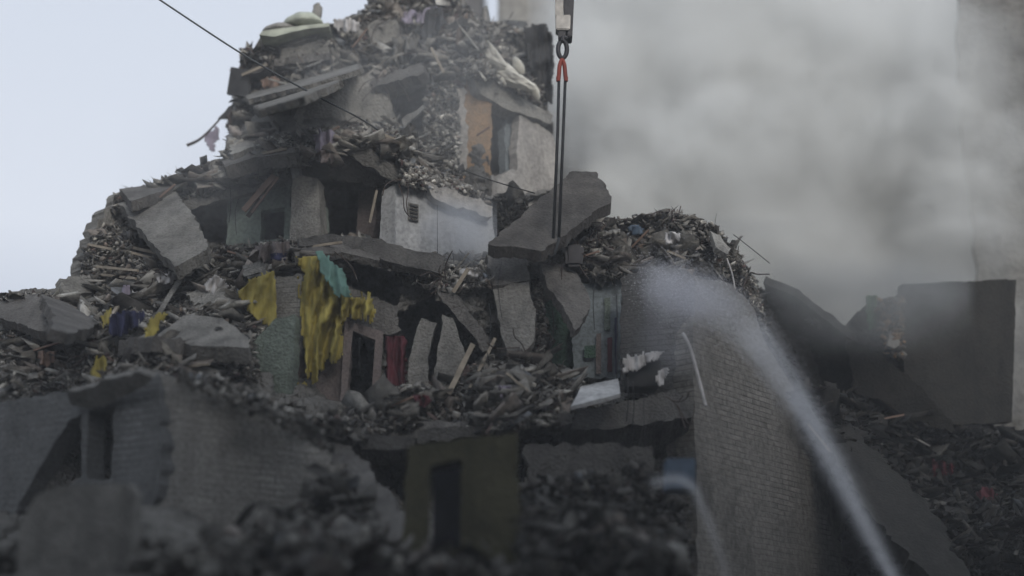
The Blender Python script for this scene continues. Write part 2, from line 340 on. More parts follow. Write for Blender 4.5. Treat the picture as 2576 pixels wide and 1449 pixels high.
class Heap:
    def __init__(s): s.V = []; s.K = []; s.n = 0
    def add(s, poly, n_, smin=0.04, smax=0.35, off=(-0.15, 0.25), kind='mix', pal=None, k=1.0, tilt=0.6, dfun=None):
        n = int(n_*2.1); xs = [p[0] for p in poly]; ys = [p[1] for p in poly]; pts = []; zs = []
        while len(pts) < n:
            x = random.uniform(min(xs), max(xs)); y = random.uniform(min(ys), max(ys))
            if inside(x, y, poly) and (not kept(x, y) or random.random() < 0.006):
                Y = (dfun or surf)(x, y) - random.uniform(*off); pts.append(P(x, y, Y)); zs.append(Y)
        pts = np.array([tuple(p) for p in pts]); zs = np.array(zs)
        n0 = n; smin *= 0.6; sz = smin*(smax*0.5/smin)**(rng.random(n)**2.2)
        sz = sz*(0.55+0.45*zs/30)
        r = rng.random(n); dim = np.stack([rng.uniform(.7, 1.8, n), rng.uniform(.4, 1.1, n), rng.uniform(.15, .55, n)], 1)
        fl = r < 0.45; dim[fl] *= np.array([1.4, 1.2, .25])
        pk = (r > 0.9); dim[pk] = dim[pk]*np.array([2.3, .22, .16]); big = (r > .3) & (r < .325); dim[big] *= np.array([2.4, 2.0, .5])
        if kind == 'plank': dim = np.stack([rng.uniform(2.5, 6, n), rng.uniform(.15, .4, n), rng.uniform(.08, .2, n)], 1)
        if kind == 'slab': dim = np.stack([rng.uniform(1, 2.2, n), rng.uniform(.7, 1.2, n), rng.uniform(.12, .22, n)], 1); sz = rng.uniform(smin/0.6, smax, n)
        if kind == 'brick': dim = np.tile(np.array([2.2, 1.05, .7]), (n, 1))*rng.uniform(.7, 1.1, (n, 3))
        jit = rng.uniform(-.28, .28, (n, 8, 3)) if kind != 'brick' else rng.uniform(-.08, .08, (n, 8, 3))
        v = (BOX[None]+jit)*dim[:, None]*sz[:, None, None]
        R = rotmats(n, tilt); v = np.einsum('nij,nkj->nki', R, v) + pts[:, None]
        s.V.append(v.reshape(-1, 3))
        p = pal or PAL; wts = np.array([q[1] for q in p], float); wts /= wts.sum()
        ci = rng.choice(len(p), n, p=wts); col = np.array([q[0] for q in p])[ci]*rng.uniform(.6, 1.3, (n, 1))*k*np.array([1.04, 1.0, .94])
        s.K.append(col); s.n += n
    def build(s, name, label, mat, cat='rubble'):
        V = np.concatenate(s.V); K = np.concatenate(s.K); n = s.n
        F = (BF[None]+np.arange(n)[:, None, None]*8).reshape(-1)
        me = bpy.data.meshes.new(name); me.vertices.add(len(V)); me.vertices.foreach_set('co', V.ravel())
        me.loops.add(len(F)); me.loops.foreach_set('vertex_index', F)
        me.polygons.add(n*6); me.polygons.foreach_set('loop_start', np.arange(n*6)*4)
        me.update(calc_edges=True)
        a = me.attributes.new('Tint', 'FLOAT_COLOR', 'FACE')
        cc = np.repeat(np.concatenate([K, np.ones((n, 1))], 1), 6, axis=0); a.data.foreach_set('color', cc.ravel())
        o = link(name, me, mat); tag(o, label, cat, kind='stuff'); return o
# ------------------------------------------------------------------ ground (out of frame below, carries everything)
bm = bmesh.new(); bmesh.ops.create_grid(bm, x_segments=60, y_segments=60, size=600)
for v in bm.verts: v.co.z = 0.15*noise.noise(v.co*0.02)
me = bpy.data.meshes.new('ground'); bm.to_mesh(me); bm.free()
g = link('ground', me, concrete('packed_dirt', (0.07, 0.065, 0.06), stain=False)); tag(g, 'packed grey dirt under the ruin', kind='structure')
# ------------------------------------------------------------------ core of the ruin: a closed mass of packed debris
SIL = [(-60,745),(60,728),(200,728),(212,640),(245,585),(275,530),(305,490),(385,475),(450,437),(560,405),(580,335),(592,190),(620,140),(670,130),(680,100),(800,80),(905,50),(965,-60),
 (1120,-60),(1215,60),(1320,85),(1378,115),(1378,280),(1390,310),(1390,480),(1250,510),(1240,600),(1300,640),(1500,530),(1540,556),(1690,540),(1800,575),(1840,640),(1890,710),(1930,730),(2120,830),(2190,760),(2290,735),(2310,905),(2350,1040),
 (2640,1095),(2640,1520),(-60,1520)]
VOID = [([(950,232),(1070,200),(1062,330),(1000,322)], 3), ([(1236,250),(1280,260),(1278,440),(1232,440)], 3.5), ([(455,515),(578,488),(575,612),(520,604)], 3.5),
 ([(650,525),(720,515),(718,610),(650,612)], 3), ([(760,430),(870,395),(960,455),(948,605),(800,600)], 3.5), ([(862,812),(955,838),(940,1025),(862,1015)], 4),
 ([(860,655),(1010,690),(1000,770),(880,720)], 2.5), ([(1000,790),(1100,740),(1240,900),(1120,1000),(960,975)], 2.6), ([(310,545),(400,640),(310,640)], 2), ([(915,1120),(1045,1120),(1035,1290)], 4),
 ([(205,1040),(300,1005),(290,1215),(200,1215)], 3), ([(1440,1040),(1640,995),(1750,1090),(1560,1180),(1280,1110)], 3), ([(1930,750),(2150,885),(2160,1000),(2060,1030)], 1.5),
 ([(2150,1150),(2400,1150),(2450,1350),(2300,1330)], 4), ([(1425,600),(1500,545),(1490,620),(1420,650)], 2.5), ([(1335,690),(1375,690),(1450,930),(1340,900)], 2.5),
 ([(0,1060),(180,1040),(330,1010),(120,1300),(-60,1400),(-60,1060)], 2.5), ([(690,1060),(1320,1060),(1320,1420),(1000,1400),(830,1150)], 2.5), ([(1320,1100),(1700,1120),(1700,1300),(1320,1200)], 2),
 ([(1240,260),(1400,300),(1400,500),(1240,480)], 1.0), ([(575,470),(760,400),(800,440),(812,610),(575,615)], 1.8), ([(940,460),(1240,500),(1240,640),(940,650)], 1.2), ([(690,800),(870,800),(870,1010),(690,1000)], 0.8),
 ([(1380,720),(1750,720),(1750,1000),(1380,960)], 1.0), ([(1740,740),(1900,800),(2300,1449),(1700,1449)], 1.2), ([(-60,1010),(350,950),(700,1060),(830,1449),(-60,1449)], 1.2)]
VB = [(min(p[0] for p in q), max(p[0] for p in q), min(p[1] for p in q), max(p[1] for p in q)) for q, _ in VOID]
def chunky(x, y):
    v = Vector((x*.02, y*.024, 0)); a = noise.voronoi(v)[0]; b = noise.voronoi(v*2.7)[0]
    c = noise.voronoi(v*6.1)[0]; return 0.4*(a[0]-0.35) + 0.24*(b[0]-0.35) + 0.16*(c[0]-0.35) + 0.05*noise.noise(Vector((x*.35, y*.35, 0))) + 0.35*noise.fractal(Vector((x*.006, y*.006, 5)), 1, 2, 4)
def surf(x, y): return D(x, y) + 0.55*noise.fractal(Vector((x*.006, y*.006, 5)), 1, 2, 3)
def core():
    cell = 5; x0, y0 = -64, -64; nx, ny = 541, 317; idx = {}; vs = []; fs = []
    inn = np.zeros((nx, ny), bool)
    for i in range(nx):
        for j in range(ny): inn[i, j] = inside(x0+(i+.5)*cell, y0+(j+.5)*cell, SIL)
    def vert(i, j):
        if (i, j) not in idx:
            x, y = x0+i*cell, y0+j*cell
            Y = D(x, y) + 0.35 + chunky(x, y)
            for (q, dd), bb in zip(VOID, VB):
                if bb[0] <= x <= bb[1] and bb[2] <= y <= bb[3] and inside(x, y, q): Y += dd
            jx = (noise.noise(Vector((x*.11, y*.11, 2))))*7; jy = (noise.noise(Vector((x*.11, y*.11, 8))))*7
            idx[(i, j)] = len(vs); vs.append(P(x+jx, y+jy, Y))
        return idx[(i, j)]
    for i in range(nx):
        for j in range(ny):
            if inn[i, j]: fs.append((vert(i, j), vert(i, j+1), vert(i+1, j+1), vert(i+1, j)))
    # close the mass at the back
    n = len(vs); back = [Vector((v.x*1.0, max(v.y+5.0, 38.0) if v.z > 6 else 38.0, v.z)) for v in vs]
    ec = {}
    for f in fs:
        for a, b in zip(f, f[1:]+f[:1]):
            k = (min(a, b), max(a, b)); ec.setdefault(k, []).append((a, b))
    fb = [tuple(q+n for q in reversed(f)) for f in fs]
    side = [(ab[0][1], ab[0][0], ab[0][0]+n, ab[0][1]+n) for ab in ec.values() if len(ab) == 1]
    me = mesh('rubble_mass', vs+back, fs+fb+side)
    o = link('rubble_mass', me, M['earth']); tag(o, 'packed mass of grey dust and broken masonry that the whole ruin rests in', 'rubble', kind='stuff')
core()
# skirt of the mound down to the ground
vs = []; fs = []; nx = 60
for i in range(nx+1):
    x = -80 + i*(2736)/nx
    for j in range(9):
        t = j/8; top = P(x, 1500, D(x, 1449)+0.3); f_ = Vector((top.x, top.y-2.5*t+0.5*noise.noise(Vector((x*.01, t*3, 0))), top.z*(1-t)-0.1*t)); vs.append(f_)
for i in range(nx):
    for j in range(8): a = i*9+j; fs.append((a, a+1, a+10, a+9))
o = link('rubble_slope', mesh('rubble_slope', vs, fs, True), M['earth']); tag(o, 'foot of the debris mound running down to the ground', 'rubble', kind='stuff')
# ------------------------------------------------------------------ the ruined building: walls, floor slabs, frames
B = empty('ruined_building', 'collapsed grey apartment building with open storeys and torn floor slabs', 'ruined building')
B.location = (0, 30, 0)
def bp(name, outline, d, th, mat, **k):
    o = plate(name, outline, d, th, M[mat], None, **k); loc = o.location.copy(); o.parent = B; o.location = loc - B.location
    return o
def lab(o, s): o['label'] = s; return o
# top storey
lab(bp('wall', [(1158,205),(1195,190),(1236,232),(1238,300),(1234,380),(1236,478),(1205,492),(1150,470),(1154,360),(1156,280)], ('w', 12, 31.6), 0.35, 'orange', amp=0.035, step=0.1), 'wall pier with ragged orange face')
lab(bp('wall', [(1272,262),(1300,270),(1312,300),(1310,470),(1272,470)], ('w', 40, 32.4), 0.25, 'bluep'), 'pale blue wall beside the dark doorway')
lab(bp('wall', [(1306,290),(1352,310),(1392,345),(1400,400),(1398,490),(1330,520),(1236,500),(1236,440),(1300,430)], ('w', 40, 32.2), 0.3, 'pale', amp=0.04), 'pale torn wall right of the doorway')
lab(bp('wall', [(1148,215),(1172,200),(1176,330),(1168,478),(1146,470),(1150,340)], ('w', 12, 31.5), 0.2, 'pale', amp=0.05), 'pale plaster edge of the orange pier')
bp('lintel', [(1192,185),(1250,205),(1310,245),(1392,290),(1385,312),(1330,292),(1262,268),(1200,225)], (31.4, 31.8, 32.2), 0.4, 'conc_l')
lab(bp('wall', [(745,235),(850,197),(935,188),(978,236),(1000,322),(900,308),(830,294),(748,300)], (.6, .6, .6), 0.3, 'conc_l', amp=0.03), 'dusty grey wall left of the dark top room')
bp('floor_slab', [(620,235),(760,200),(900,160),(905,174),(766,216),(622,250)], (.3, .3, .3), 0.12, 'conc', amp=0.06)
lab(bp('wall', [(650,272),(742,250),(744,330),(605,345)], (.6, .6, .6), 0.3, 'brick', amp=0.05), 'low brick wall stub under the top floor slab')
bp('floor_slab', [(935,222),(1068,178),(1075,200),(950,246)], (32.0, 31.6, 31.6), 0.4, 'conc_l', amp=0.03)
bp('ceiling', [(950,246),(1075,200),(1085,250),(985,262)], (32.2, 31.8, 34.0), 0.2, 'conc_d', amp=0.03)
# second storey
bp('floor_slab', [(740,385),(880,355),(930,372),(1012,445),(1008,462),(905,408),(860,380),(760,410)], (29.7, 29.2, 29.1), 0.5, 'conc', amp=0.03)
bp('floor_slab', [(882,352),(1000,395),(1110,445),(1210,500),(1190,515),(1080,478),(1005,440),(930,375)], (29.1, 29.5, 29.9), 0.5, 'conc_m', amp=0.05)
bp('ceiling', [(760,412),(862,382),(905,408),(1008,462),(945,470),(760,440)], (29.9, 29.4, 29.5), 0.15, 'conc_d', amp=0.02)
bp('floor_slab', [(455,510),(560,478),(735,440),(738,458),(580,495),(462,530)], (30.3, 30.1, 29.8), 0.35, 'conc', amp=0.02)
bp('ceiling', [(560,480),(690,395),(735,405),(735,445)], (30.1, 29.9, 29.7), 0.3, 'conc_m', amp=0.02)
lab(bp('wall', [(572,500),(730,465),(732,610),(570,625)], ('w', -14, 30.6), 0.25, 'teal', holes=[[(657,530),(716,520),(714,600),(655,606)]], amp=0.02), 'pale green room wall with a square window hole')
lab(bp('column', [(736,440),(800,450),(808,600),(800,612),(728,606)], ('w', -10, 29.6), 0.5, 'conc_l', amp=0.006), 'grey column between the rooms')
lab(bp('column', [(722,392),(742,388),(752,440),(735,446)], (29.5, 29.5, 29.5), 0.2, 'white', amp=0.01, step=0.3), 'short white post end')
lab(bp('wall', [(800,520),(820,520),(822,580),(800,580)], ('w', -10, 30.2), 0.2, 'teal', amp=0.01), 'strip of pale green wall')
lab(bp('wall', [(905,480),(948,470),(945,560),(935,612),(895,605)], ('w', -35, 30.6), 0.2, 'pink', amp=0.02), 'brown inner wall of the dark room')
lab(bp('wall', [(962,480),(994,462),(992,640),(952,640)], ('w', -35, 29.5), 0.25, 'white', amp=0.01), 'left face of the white partition')
wl = lab(bp('wall', [(994,462),(1030,470),(1085,480),(1140,510),(1238,520),(1245,600),(1225,650),(1080,648),(992,640)], ('w', 22, 29.3), 0.3, 'white', amp=0.02), 'long white partition with a dark vertical crack')
bp('wall', [(1070,455),(1200,500),(1240,520),(1238,545),(1140,520),(1085,490)], ('w', 22, 29.25), 0.3, 'pale', amp=0.05)
cr = tube('crack', bez([P(1071,490,29.72), P(1068,545,29.7), P(1073,570,29.7), P(1066,615,29.67)], 6), 0.02, M['black'], wl); cr.location -= wl.location + B.location
vt = plate('vent_grille', [(1026,510),(1052,516),(1052,560),(1026,554)], ('w', 22, 29.42), 0.04, M['conc'], None, amp=0, step=9, off=0.03); vt.parent = wl; vt.location -= wl.location + B.location
for k in range(5):
    s_ = plate('louvre', [(1029,515+k*9),(1049,520+k*9),(1049,524+k*9),(1029,519+k*9)], ('w', 22, 29.42), 0.02, M['black'], None, amp=0, step=9, off=0.055)
    s_.parent = vt; s_.location -= vt.location + wl.location + B.location
lab(bp('wall', [(302,482),(290,520),(268,522),(262,548),(246,552),(240,590),(226,596),(214,640),(204,714),(248,716),(300,660),(335,600),(345,540)], (.3, .35, .5), 0.5, 'brick', amp=0.05, step=0.1), 'stepped broken edge of the left brick wall')
bp('floor_slab', [(600,200),(690,165),(830,150),(835,162),(700,185),(606,216)], (.5, .5, .5), 0.2, 'conc_m', amp=0.05)
bp('floor_slab', [(640,262),(760,225),(850,196),(852,206),(765,242),(650,276)], (.5, .5, .5), 0.14, 'conc', amp=0.05)
lab(bp('wall', [(1000,175),(1062,160),(1068,182),(935,222),(930,205)], (.7, .7, .7), 0.3, 'conc_m', amp=0.05), 'band of crushed wall over the dark top room')
bp('floor_slab', [(1010,300),(1068,262),(1066,275),(1015,322)], (.4, .4, .4), 0.1, 'conc', amp=0.02)
bp('floor_slab', [(560,405),(640,380),(740,372),(742,384),(640,396),(566,420)], (.7, .7, .7), 0.3, 'conc_m', amp=0.03)
bp('floor_slab', [(750,600),(840,588),(950,606),(948,622),(840,608),(752,618)], (.7, .7, .7), 0.15, 'conc_d', amp=0.03)
bp('floor_slab', [(740,625),(880,612),(960,640),(955,655),(860,634),(745,645)], (.8, .8, .8), 0.15, 'conc_m', amp=0.03)
# mid storey
lab(bp('wall', [(655,840),(695,800),(740,790),(738,1000),(715,1045),(640,1000),(560,950)], ('w', -12, 26.7), 0.3, 'teal_d', amp=0.02), 'pale green wall beside the yellow cloth')
lab(bp('wall', [(690,700),(760,690),(765,900),(690,840)], ('w', -12, 27.35), 0.35, 'brick', amp=0.04), 'white brick pier behind the yellow cloth')
lab(bp('wall', [(742,780),(880,780),(872,1020),(715,1040),(735,900)], ('w', -5, 27.45), 0.25, 'pink', amp=0.03), 'pinkish wall left of the doorway')
lab(bp('wall', [(735,800),(752,800),(740,1030),(720,1030)], ('w', -5, 27.3), 0.2, 'conc_l', amp=0.01), 'pale corner strip')
df = bp('door_frame', [(868,805),(965,835),(952,1020),(932,1020),(944,855),(888,832),(872,1015),(855,1015)], ('w', 8, 27.2), 0.2, 'pink', amp=0.008, step=0.3)
lab(bp('wall', [(850,750),(900,745),(1000,770),(1010,830),(965,840),(870,808),(845,800)], ('w', 5, 27.35), 0.3, 'conc_m', amp=0.05), 'broken wall over the doorway')
lab(bp('wall', [(965,830),(1010,830),(1000,975),(955,1015)], ('w', 10, 27.9), 0.2, 'conc_m', amp=0.04), 'dark wall right of the doorway')
lab(bp('wall', [(1375,720),(1450,720),(1450,950),(1370,940)], ('w', 5, 28.9), 0.3, 'green', amp=0.03), 'green painted wall behind the hanging slabs')
ml = lab(bp('wall', [(1440,720),(1565,700),(1560,950),(1440,955)], ('w', -8, 28.6), 0.3, 'bluep', amp=0.03), 'faded blue wall with painted colour strips')
for x0_, x1_, y0_, y1_, mt in ((1500,1512,840,940,'pink'), (1528,1540,850,935,'maroon'), (1546,1552,800,940,'navy'), (1470,1498,870,900,'green'), (1520,1535,750,830,'teal_d')):
    s_ = plate('painted_strip', [(x0_,y0_),(x1_,y0_-2),(x1_,y1_),(x0_,y1_)], ('w', -8, 28.45), 0.03, M[mt], None, amp=0.01, step=0.2); s_.parent = ml; s_.location -= ml.location+B.location
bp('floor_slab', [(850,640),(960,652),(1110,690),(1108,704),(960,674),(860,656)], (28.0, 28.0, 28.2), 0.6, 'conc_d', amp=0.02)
lab(bp('beam', [(1098,732),(1140,735),(1245,870),(1215,885)], (27.6, 27.5, 27.2), 0.25, 'conc_m', amp=0.03), 'slanted concrete beam')
# lower storey
bp('floor_slab', [(735,1045),(870,1060),(1290,1060),(1290,1090),(900,1110),(760,1085)], (26.2, 26.0, 25.6), 0.8, 'conc_m', amp=0.04)
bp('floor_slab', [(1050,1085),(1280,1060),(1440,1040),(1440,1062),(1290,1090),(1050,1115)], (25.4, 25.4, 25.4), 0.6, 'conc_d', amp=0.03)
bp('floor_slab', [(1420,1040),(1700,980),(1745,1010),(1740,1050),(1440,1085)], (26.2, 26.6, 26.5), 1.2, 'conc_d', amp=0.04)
lab(bp('wall', [(1030,1120),(1300,1090),(1310,1470),(1000,1470)], ('w', 4, 20.0), 0.3, 'ygreen', holes=[[(1082,1172),(1162,1155),(1158,1380),(1080,1390)]], amp=0.02), 'olive wall of the lower room with a dark doorway')
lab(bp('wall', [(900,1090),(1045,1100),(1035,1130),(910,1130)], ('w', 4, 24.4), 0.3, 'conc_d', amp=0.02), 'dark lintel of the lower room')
bp('door', [(1092,1190),(1160,1178),(1156,1375),(1090,1380)], ('w', -10, 20.6), 0.08, 'door', amp=0.004, step=1)
lab(bp('wall', [(1320,1120),(1640,1120),(1660,1250),(1330,1230)], ('w', 2, 24.6), 0.3, 'conc_d', amp=0.05), 'dark sooty wall of the lower room')
# ------------------------------------------------------------------ brick wing on the right (below the water jet)
RW = empty('brick_wing', 'tall white brick corner with a curved broken top, right of the hanging slabs', 'ruined wall')
def rp(root, name, outline, d, th, mat, label=None, **k):
    o = plate(name, outline, d, th, M[mat], None, **k); o.parent = root; o.location -= root.location
    if label: o['label'] = label
    return o
RW.location = P(1745, 1000, 26.7)
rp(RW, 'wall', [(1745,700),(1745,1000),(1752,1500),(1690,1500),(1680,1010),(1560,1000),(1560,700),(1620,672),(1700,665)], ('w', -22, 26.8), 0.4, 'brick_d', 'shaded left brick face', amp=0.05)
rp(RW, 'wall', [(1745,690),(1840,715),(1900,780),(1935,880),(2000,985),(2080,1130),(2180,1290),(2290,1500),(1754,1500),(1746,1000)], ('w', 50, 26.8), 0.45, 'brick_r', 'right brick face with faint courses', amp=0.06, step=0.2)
# ------------------------------------------------------------------ near brick wing at the bottom left
LW = empty('brick_wing', 'near brick corner at the bottom left with a slit window and slanted top', 'ruined wall')
LW.location = P(400, 1200, 20.5)
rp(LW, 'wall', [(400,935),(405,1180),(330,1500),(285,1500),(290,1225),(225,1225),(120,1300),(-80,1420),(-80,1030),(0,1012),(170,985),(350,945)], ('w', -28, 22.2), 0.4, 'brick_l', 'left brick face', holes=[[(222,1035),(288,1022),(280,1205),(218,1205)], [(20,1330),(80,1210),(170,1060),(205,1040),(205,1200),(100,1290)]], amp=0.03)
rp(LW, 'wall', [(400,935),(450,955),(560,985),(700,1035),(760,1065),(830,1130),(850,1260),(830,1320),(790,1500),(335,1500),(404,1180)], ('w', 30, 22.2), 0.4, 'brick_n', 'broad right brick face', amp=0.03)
rp(LW, 'slab', [(170,985),(350,935),(385,950),(290,1010),(230,1030),(180,1020)], (22.6, 21.8, 21.8), 0.15, 'conc', 'sagging slab over the slit window', amp=0.03)
# pale low block at the very bottom left
lb = plate('concrete_block', [(90,1245),(150,1222),(320,1215),(335,1240),(325,1520),(40,1520),(50,1330)], ('w', -12, 19.5), 0.3, M['conc'], amp=0.008)
tag(lb, 'large pale concrete block at the bottom left in front of the slit window', 'concrete block')
# ------------------------------------------------------------------ loose slabs, each a thing of its own
def slab(label, outline, d, th, mat, name='concrete_slab', cat='concrete slab', **k):
    return tag(plate(name, outline, d, th, M[mat], None, **k), label, cat)
slab('big pale slab leaning from the second storey down to the left rubble', [(298,512),(430,468),(470,520),(522,602),(520,628),(438,672),(370,600)], (30.2, 30.5, 29.4), 0.28, 'conc', amp=0.03)
slab('thin cracked slab lying far left on the rubble, left half', [(-20,762),(95,738),(130,790),(120,835),(0,800)], (.7, .5, .8), 0.22, 'conc_m', amp=0.03)
slab('cracked slab lying far left on the rubble, right half', [(100,738),(165,760),(240,808),(235,822),(170,838),(128,826),(136,790)], (.5, .6, .8), 0.22, 'conc_m', amp=0.03)
slab('long flat slab under the hollow core slab on the left rubble', [(300,895),(380,885),(540,900),(545,915),(400,925),(305,915)], (.8, .8, .9), 0.3, 'conc_m', amp=0.03)
slab('tilted slab hanging like a pointed tongue under the lifted slab', [(1238,720),(1332,706),(1348,790),(1342,860),(1318,892),(1275,880),(1252,800)], (27.3, 27.3, 27.0), 0.22, 'conc', amp=0.02)
slab('upper slab bent over the pointed hanging slab', [(1222,640),(1320,650),(1335,705),(1240,718)], (27.9, 27.9, 27.4), 0.25, 'conc_m', amp=0.03)
slab('darker hanging slab right of the pointed one', [(1362,662),(1440,668),(1480,740),(1478,790),(1448,830),(1420,780),(1375,720)], (27.8, 28.0, 27.5), 0.22, 'conc_m', amp=0.03)
slab('square grey panel behind the slanted beam', [(1128,728),(1228,742),(1232,850),(1200,830),(1150,770)], (27.9, 27.9, 27.8), 0.15, 'conc_m', amp=0.02)
slab('narrow cracked slab standing beside the maroon curtain', [(1060,800),(1100,812),(1075,900),(1080,960),(1025,990),(1030,900)], (27.4, 27.4, 27.3), 0.18, 'conc', amp=0.02)
slab('curved pale slab standing under the slanted beam', [(1112,790),(1140,800),(1170,900),(1165,960),(1085,990),(1100,880)], (27.5, 27.5, 27.3), 0.18, 'conc', amp=0.02)
slab('slanted slab leaning across the lower room', [(800,1110),(880,1120),(985,1240),(1040,1350),(1000,1400),(900,1300)], (24.5, 24.2, 22.5), 0.35, 'conc_m', amp=0.05)
slab('pale roofing slab at the right end of the top heap', [(2250,-0),(2251,0),(2252,1)], (31, 31, 31), 0.01, 'conc', amp=0) if False else None
slab('light slab piece by the right shoulder of the heap', [(1785,580),(1812,592),(1838,625),(1830,640),(1800,620)], (29.0, 29.0, 28.8), 0.15, 'conc_l', amp=0.02)
slab('white flat panel lying on the ledge under the coloured wall', [(1462,972),(1555,952),(1560,990),(1436,1022)], (26.0, 26.4, 25.4), 0.08, 'white', name='white_panel', cat='panel', amp=0.006, step=0.5)
slab('big dark square wall panel hanging at the right edge', [(2272,714),(2556,703),(2546,1062),(2400,1068),(2276,1064)], (33.8, 34.4, 34.4), 0.3, 'panel', name='wall_panel', cat='wall panel', amp=0.015)
slab('dark folded roof slab sloping down to the right behind the brick wing', [(1920,712),(2000,745),(2150,860),(2165,960),(2110,1040),(2040,1020),(1960,860)], (32.0, 32.0, 32.5), 0.3, 'panel', name='roof_slab', cat='roof slab', amp=0.012)
slab('long dark slab edge sloping down in front of the square panel', [(2130,850),(2175,868),(2290,950),(2395,1055),(2400,1085),(2300,1060),(2150,985)], (32.3, 32.3, 32.4), 0.3, 'panel', name='roof_slab', cat='roof slab', amp=0.04)
slab('flat dark slab across the lower right slope', [(2010,1010),(2100,1040),(2330,1260),(2440,1449),(2380,1500),(2180,1280)], (30.5, 30.5, 29.0), 0.3, 'panel', amp=0.08)
slab('brown slab tilted over the open void on the top left', [(655,85),(700,60),(760,72),(800,88),(740,110),(668,118)], (32.2, 32.2, 32.0), 0.35, 'conc', amp=0.03)
slab('small grey slab jutting left over the ledge of the second storey', [(450,430),(545,400),(700,385),(705,400),(560,425),(470,450)], (30.6, 30.4, 30.0), 0.2, 'conc_m', amp=0.02)
slab('slab remnant on the left shoulder of the second storey', [(300,475),(385,463),(440,470),(330,505)], (30.8, 30.9, 30.2), 0.25, 'conc_m', amp=0.03)
slab('pinkish wall fragment lying among the orange bricks on the far right', [(2238,830),(2262,840),(2262,880),(2232,870)], (33, 33, 33), 0.2, 'pale', name='wall_fragment', cat='wall fragment', amp=0.02)
# lifted slab on the crane
LS = empty('lifted_slab', 'thick brown concrete slab tilted up under the crane ropes', 'concrete slab'); LS.location = P(1380, 560, 27.6)
rp(LS, 'slab', [(1228,614),(1440,430),(1500,432),(1538,505),(1362,632)], (26.6, 29.2, 29.2), 0.26, 'slabb', amp=0.035)
# hollow core slab
HS = empty('hollow_core_slab', 'grey hollow core slab lying on the left rubble with its round holes facing out', 'hollow core slab'); HS.location = P(540, 830, 26.2)
rp(HS, 'slab', [(395,845),(470,790),(560,800),(625,850),(625,875),(480,868)], (.75, .6, .75), 0.3, 'conc', amp=0.02)
for hx, hy in ((550,834),(590,842),(616,852)):
    t_ = tube('core_hole', [P(hx, hy, 1.16), P(hx+3, hy+2, 1.22)], 0.085, M['black'], None, 14); t_.parent = HS; t_.location -= HS.location
    ring = tube('hole_rim', bez([P(hx+13*math.cos(a), hy+13*math.sin(a), 1.22) for a in [q*math.pi/4 for q in range(9)]], 3), 0.014, M['conc_l'], None, 6); ring.parent = HS; ring.location -= HS.location
# ------------------------------------------------------------------ crane hook block, shackles and ropes
YC = 27.0
CR = empty('crane_hook', 'black crane hook block hanging from above with ropes and an orange shackle', 'crane hook'); CR.location = P(1418, 60, YC)
def cp_(o): o.parent = CR; o.location -= CR.location; return o
def boxpx(name, x0, y0, x1, y1, Y, dep, mat, bev=0.02, slant=0):
    c = [P(x0, y0, Y), P(x1, y0, Y), P(x1-slant, y1, Y), P(x0+slant*0.4, y1, Y)]
    bm = bmesh.new(); a = [bm.verts.new(q) for q in c]; b = [bm.verts.new(q+Vector((0, dep, 0))) for q in c]
    bm.faces.new(a); bm.faces.new(b[::-1])
    for i in range(4): bm.faces.new((a[i], b[i], b[(i+1) % 4], a[(i+1) % 4]))
    bmesh.ops.recalc_face_normals(bm, faces=bm.faces); bmesh.ops.bevel(bm, geom=bm.edges[:], offset=bev, segments=2, affect='EDGES')
    me = bpy.data.meshes.new(name); bm.to_mesh(me); bm.free(); o = link(name, me, M[mat]); ctr = c[0].copy()
    me.transform(__import__('mathutils').Matrix.Translation(-ctr)); o.location = ctr; return o
cp_(boxpx('housing', 1418, -40, 1446, 92, YC, 0.35, 'steel', slant=6))
cp_(boxpx('cheek_plate', 1396, -40, 1420, 40, YC+0.05, 0.2, 'steel_l', slant=3))
cp_(boxpx('cross_head', 1398, 36, 1436, 74, YC-0.05, 0.3, 'steel_l', slant=2))
cp_(boxpx('swivel', 1404, 70, 1432, 96, YC, 0.22, 'steel', slant=3))
ang = [q*math.pi/6 for q in range(-2, 9)]
cp_(tube('hook', bez([P(1416, 92, YC), P(1416, 104, YC)]+[P(1415+11*math.cos(-math.pi/2+a), 124+22*math.sin(-math.pi/2+a), YC) for a in [q*math.pi/5 for q in range(0, 10)]], 5), 0.05, M['steel'], None, 8))
for s, xx in ((-1, 1407), (1, 1422)):
    cp_(tube('shackle', bez([P(1414, 148, YC), P(1414+s*6, 165, YC), P(1414+s*8, 188, YC), P(1414+s*10, 205, YC)], 6), 0.045, M['redp'], None, 8))
    cp_(tube('shackle_pin', [P(1414+s*10-5, 196, YC), P(1414+s*10+5, 196, YC)], 0.03, M['redp'], None, 8))
    cp_(tube('rope', [P(1414+s*8, 200, YC), P(1410+s*7, 330, YC), P(1399+s*7, 600, YC-0.15)], 0.032, M['cable'], None, 8))
for k in range(2): cp_(tube('hoist_rope', [P(1402+k*26, -30, YC), P(1402+k*26, -700, YC)], 0.03, M['cable'], None, 6))
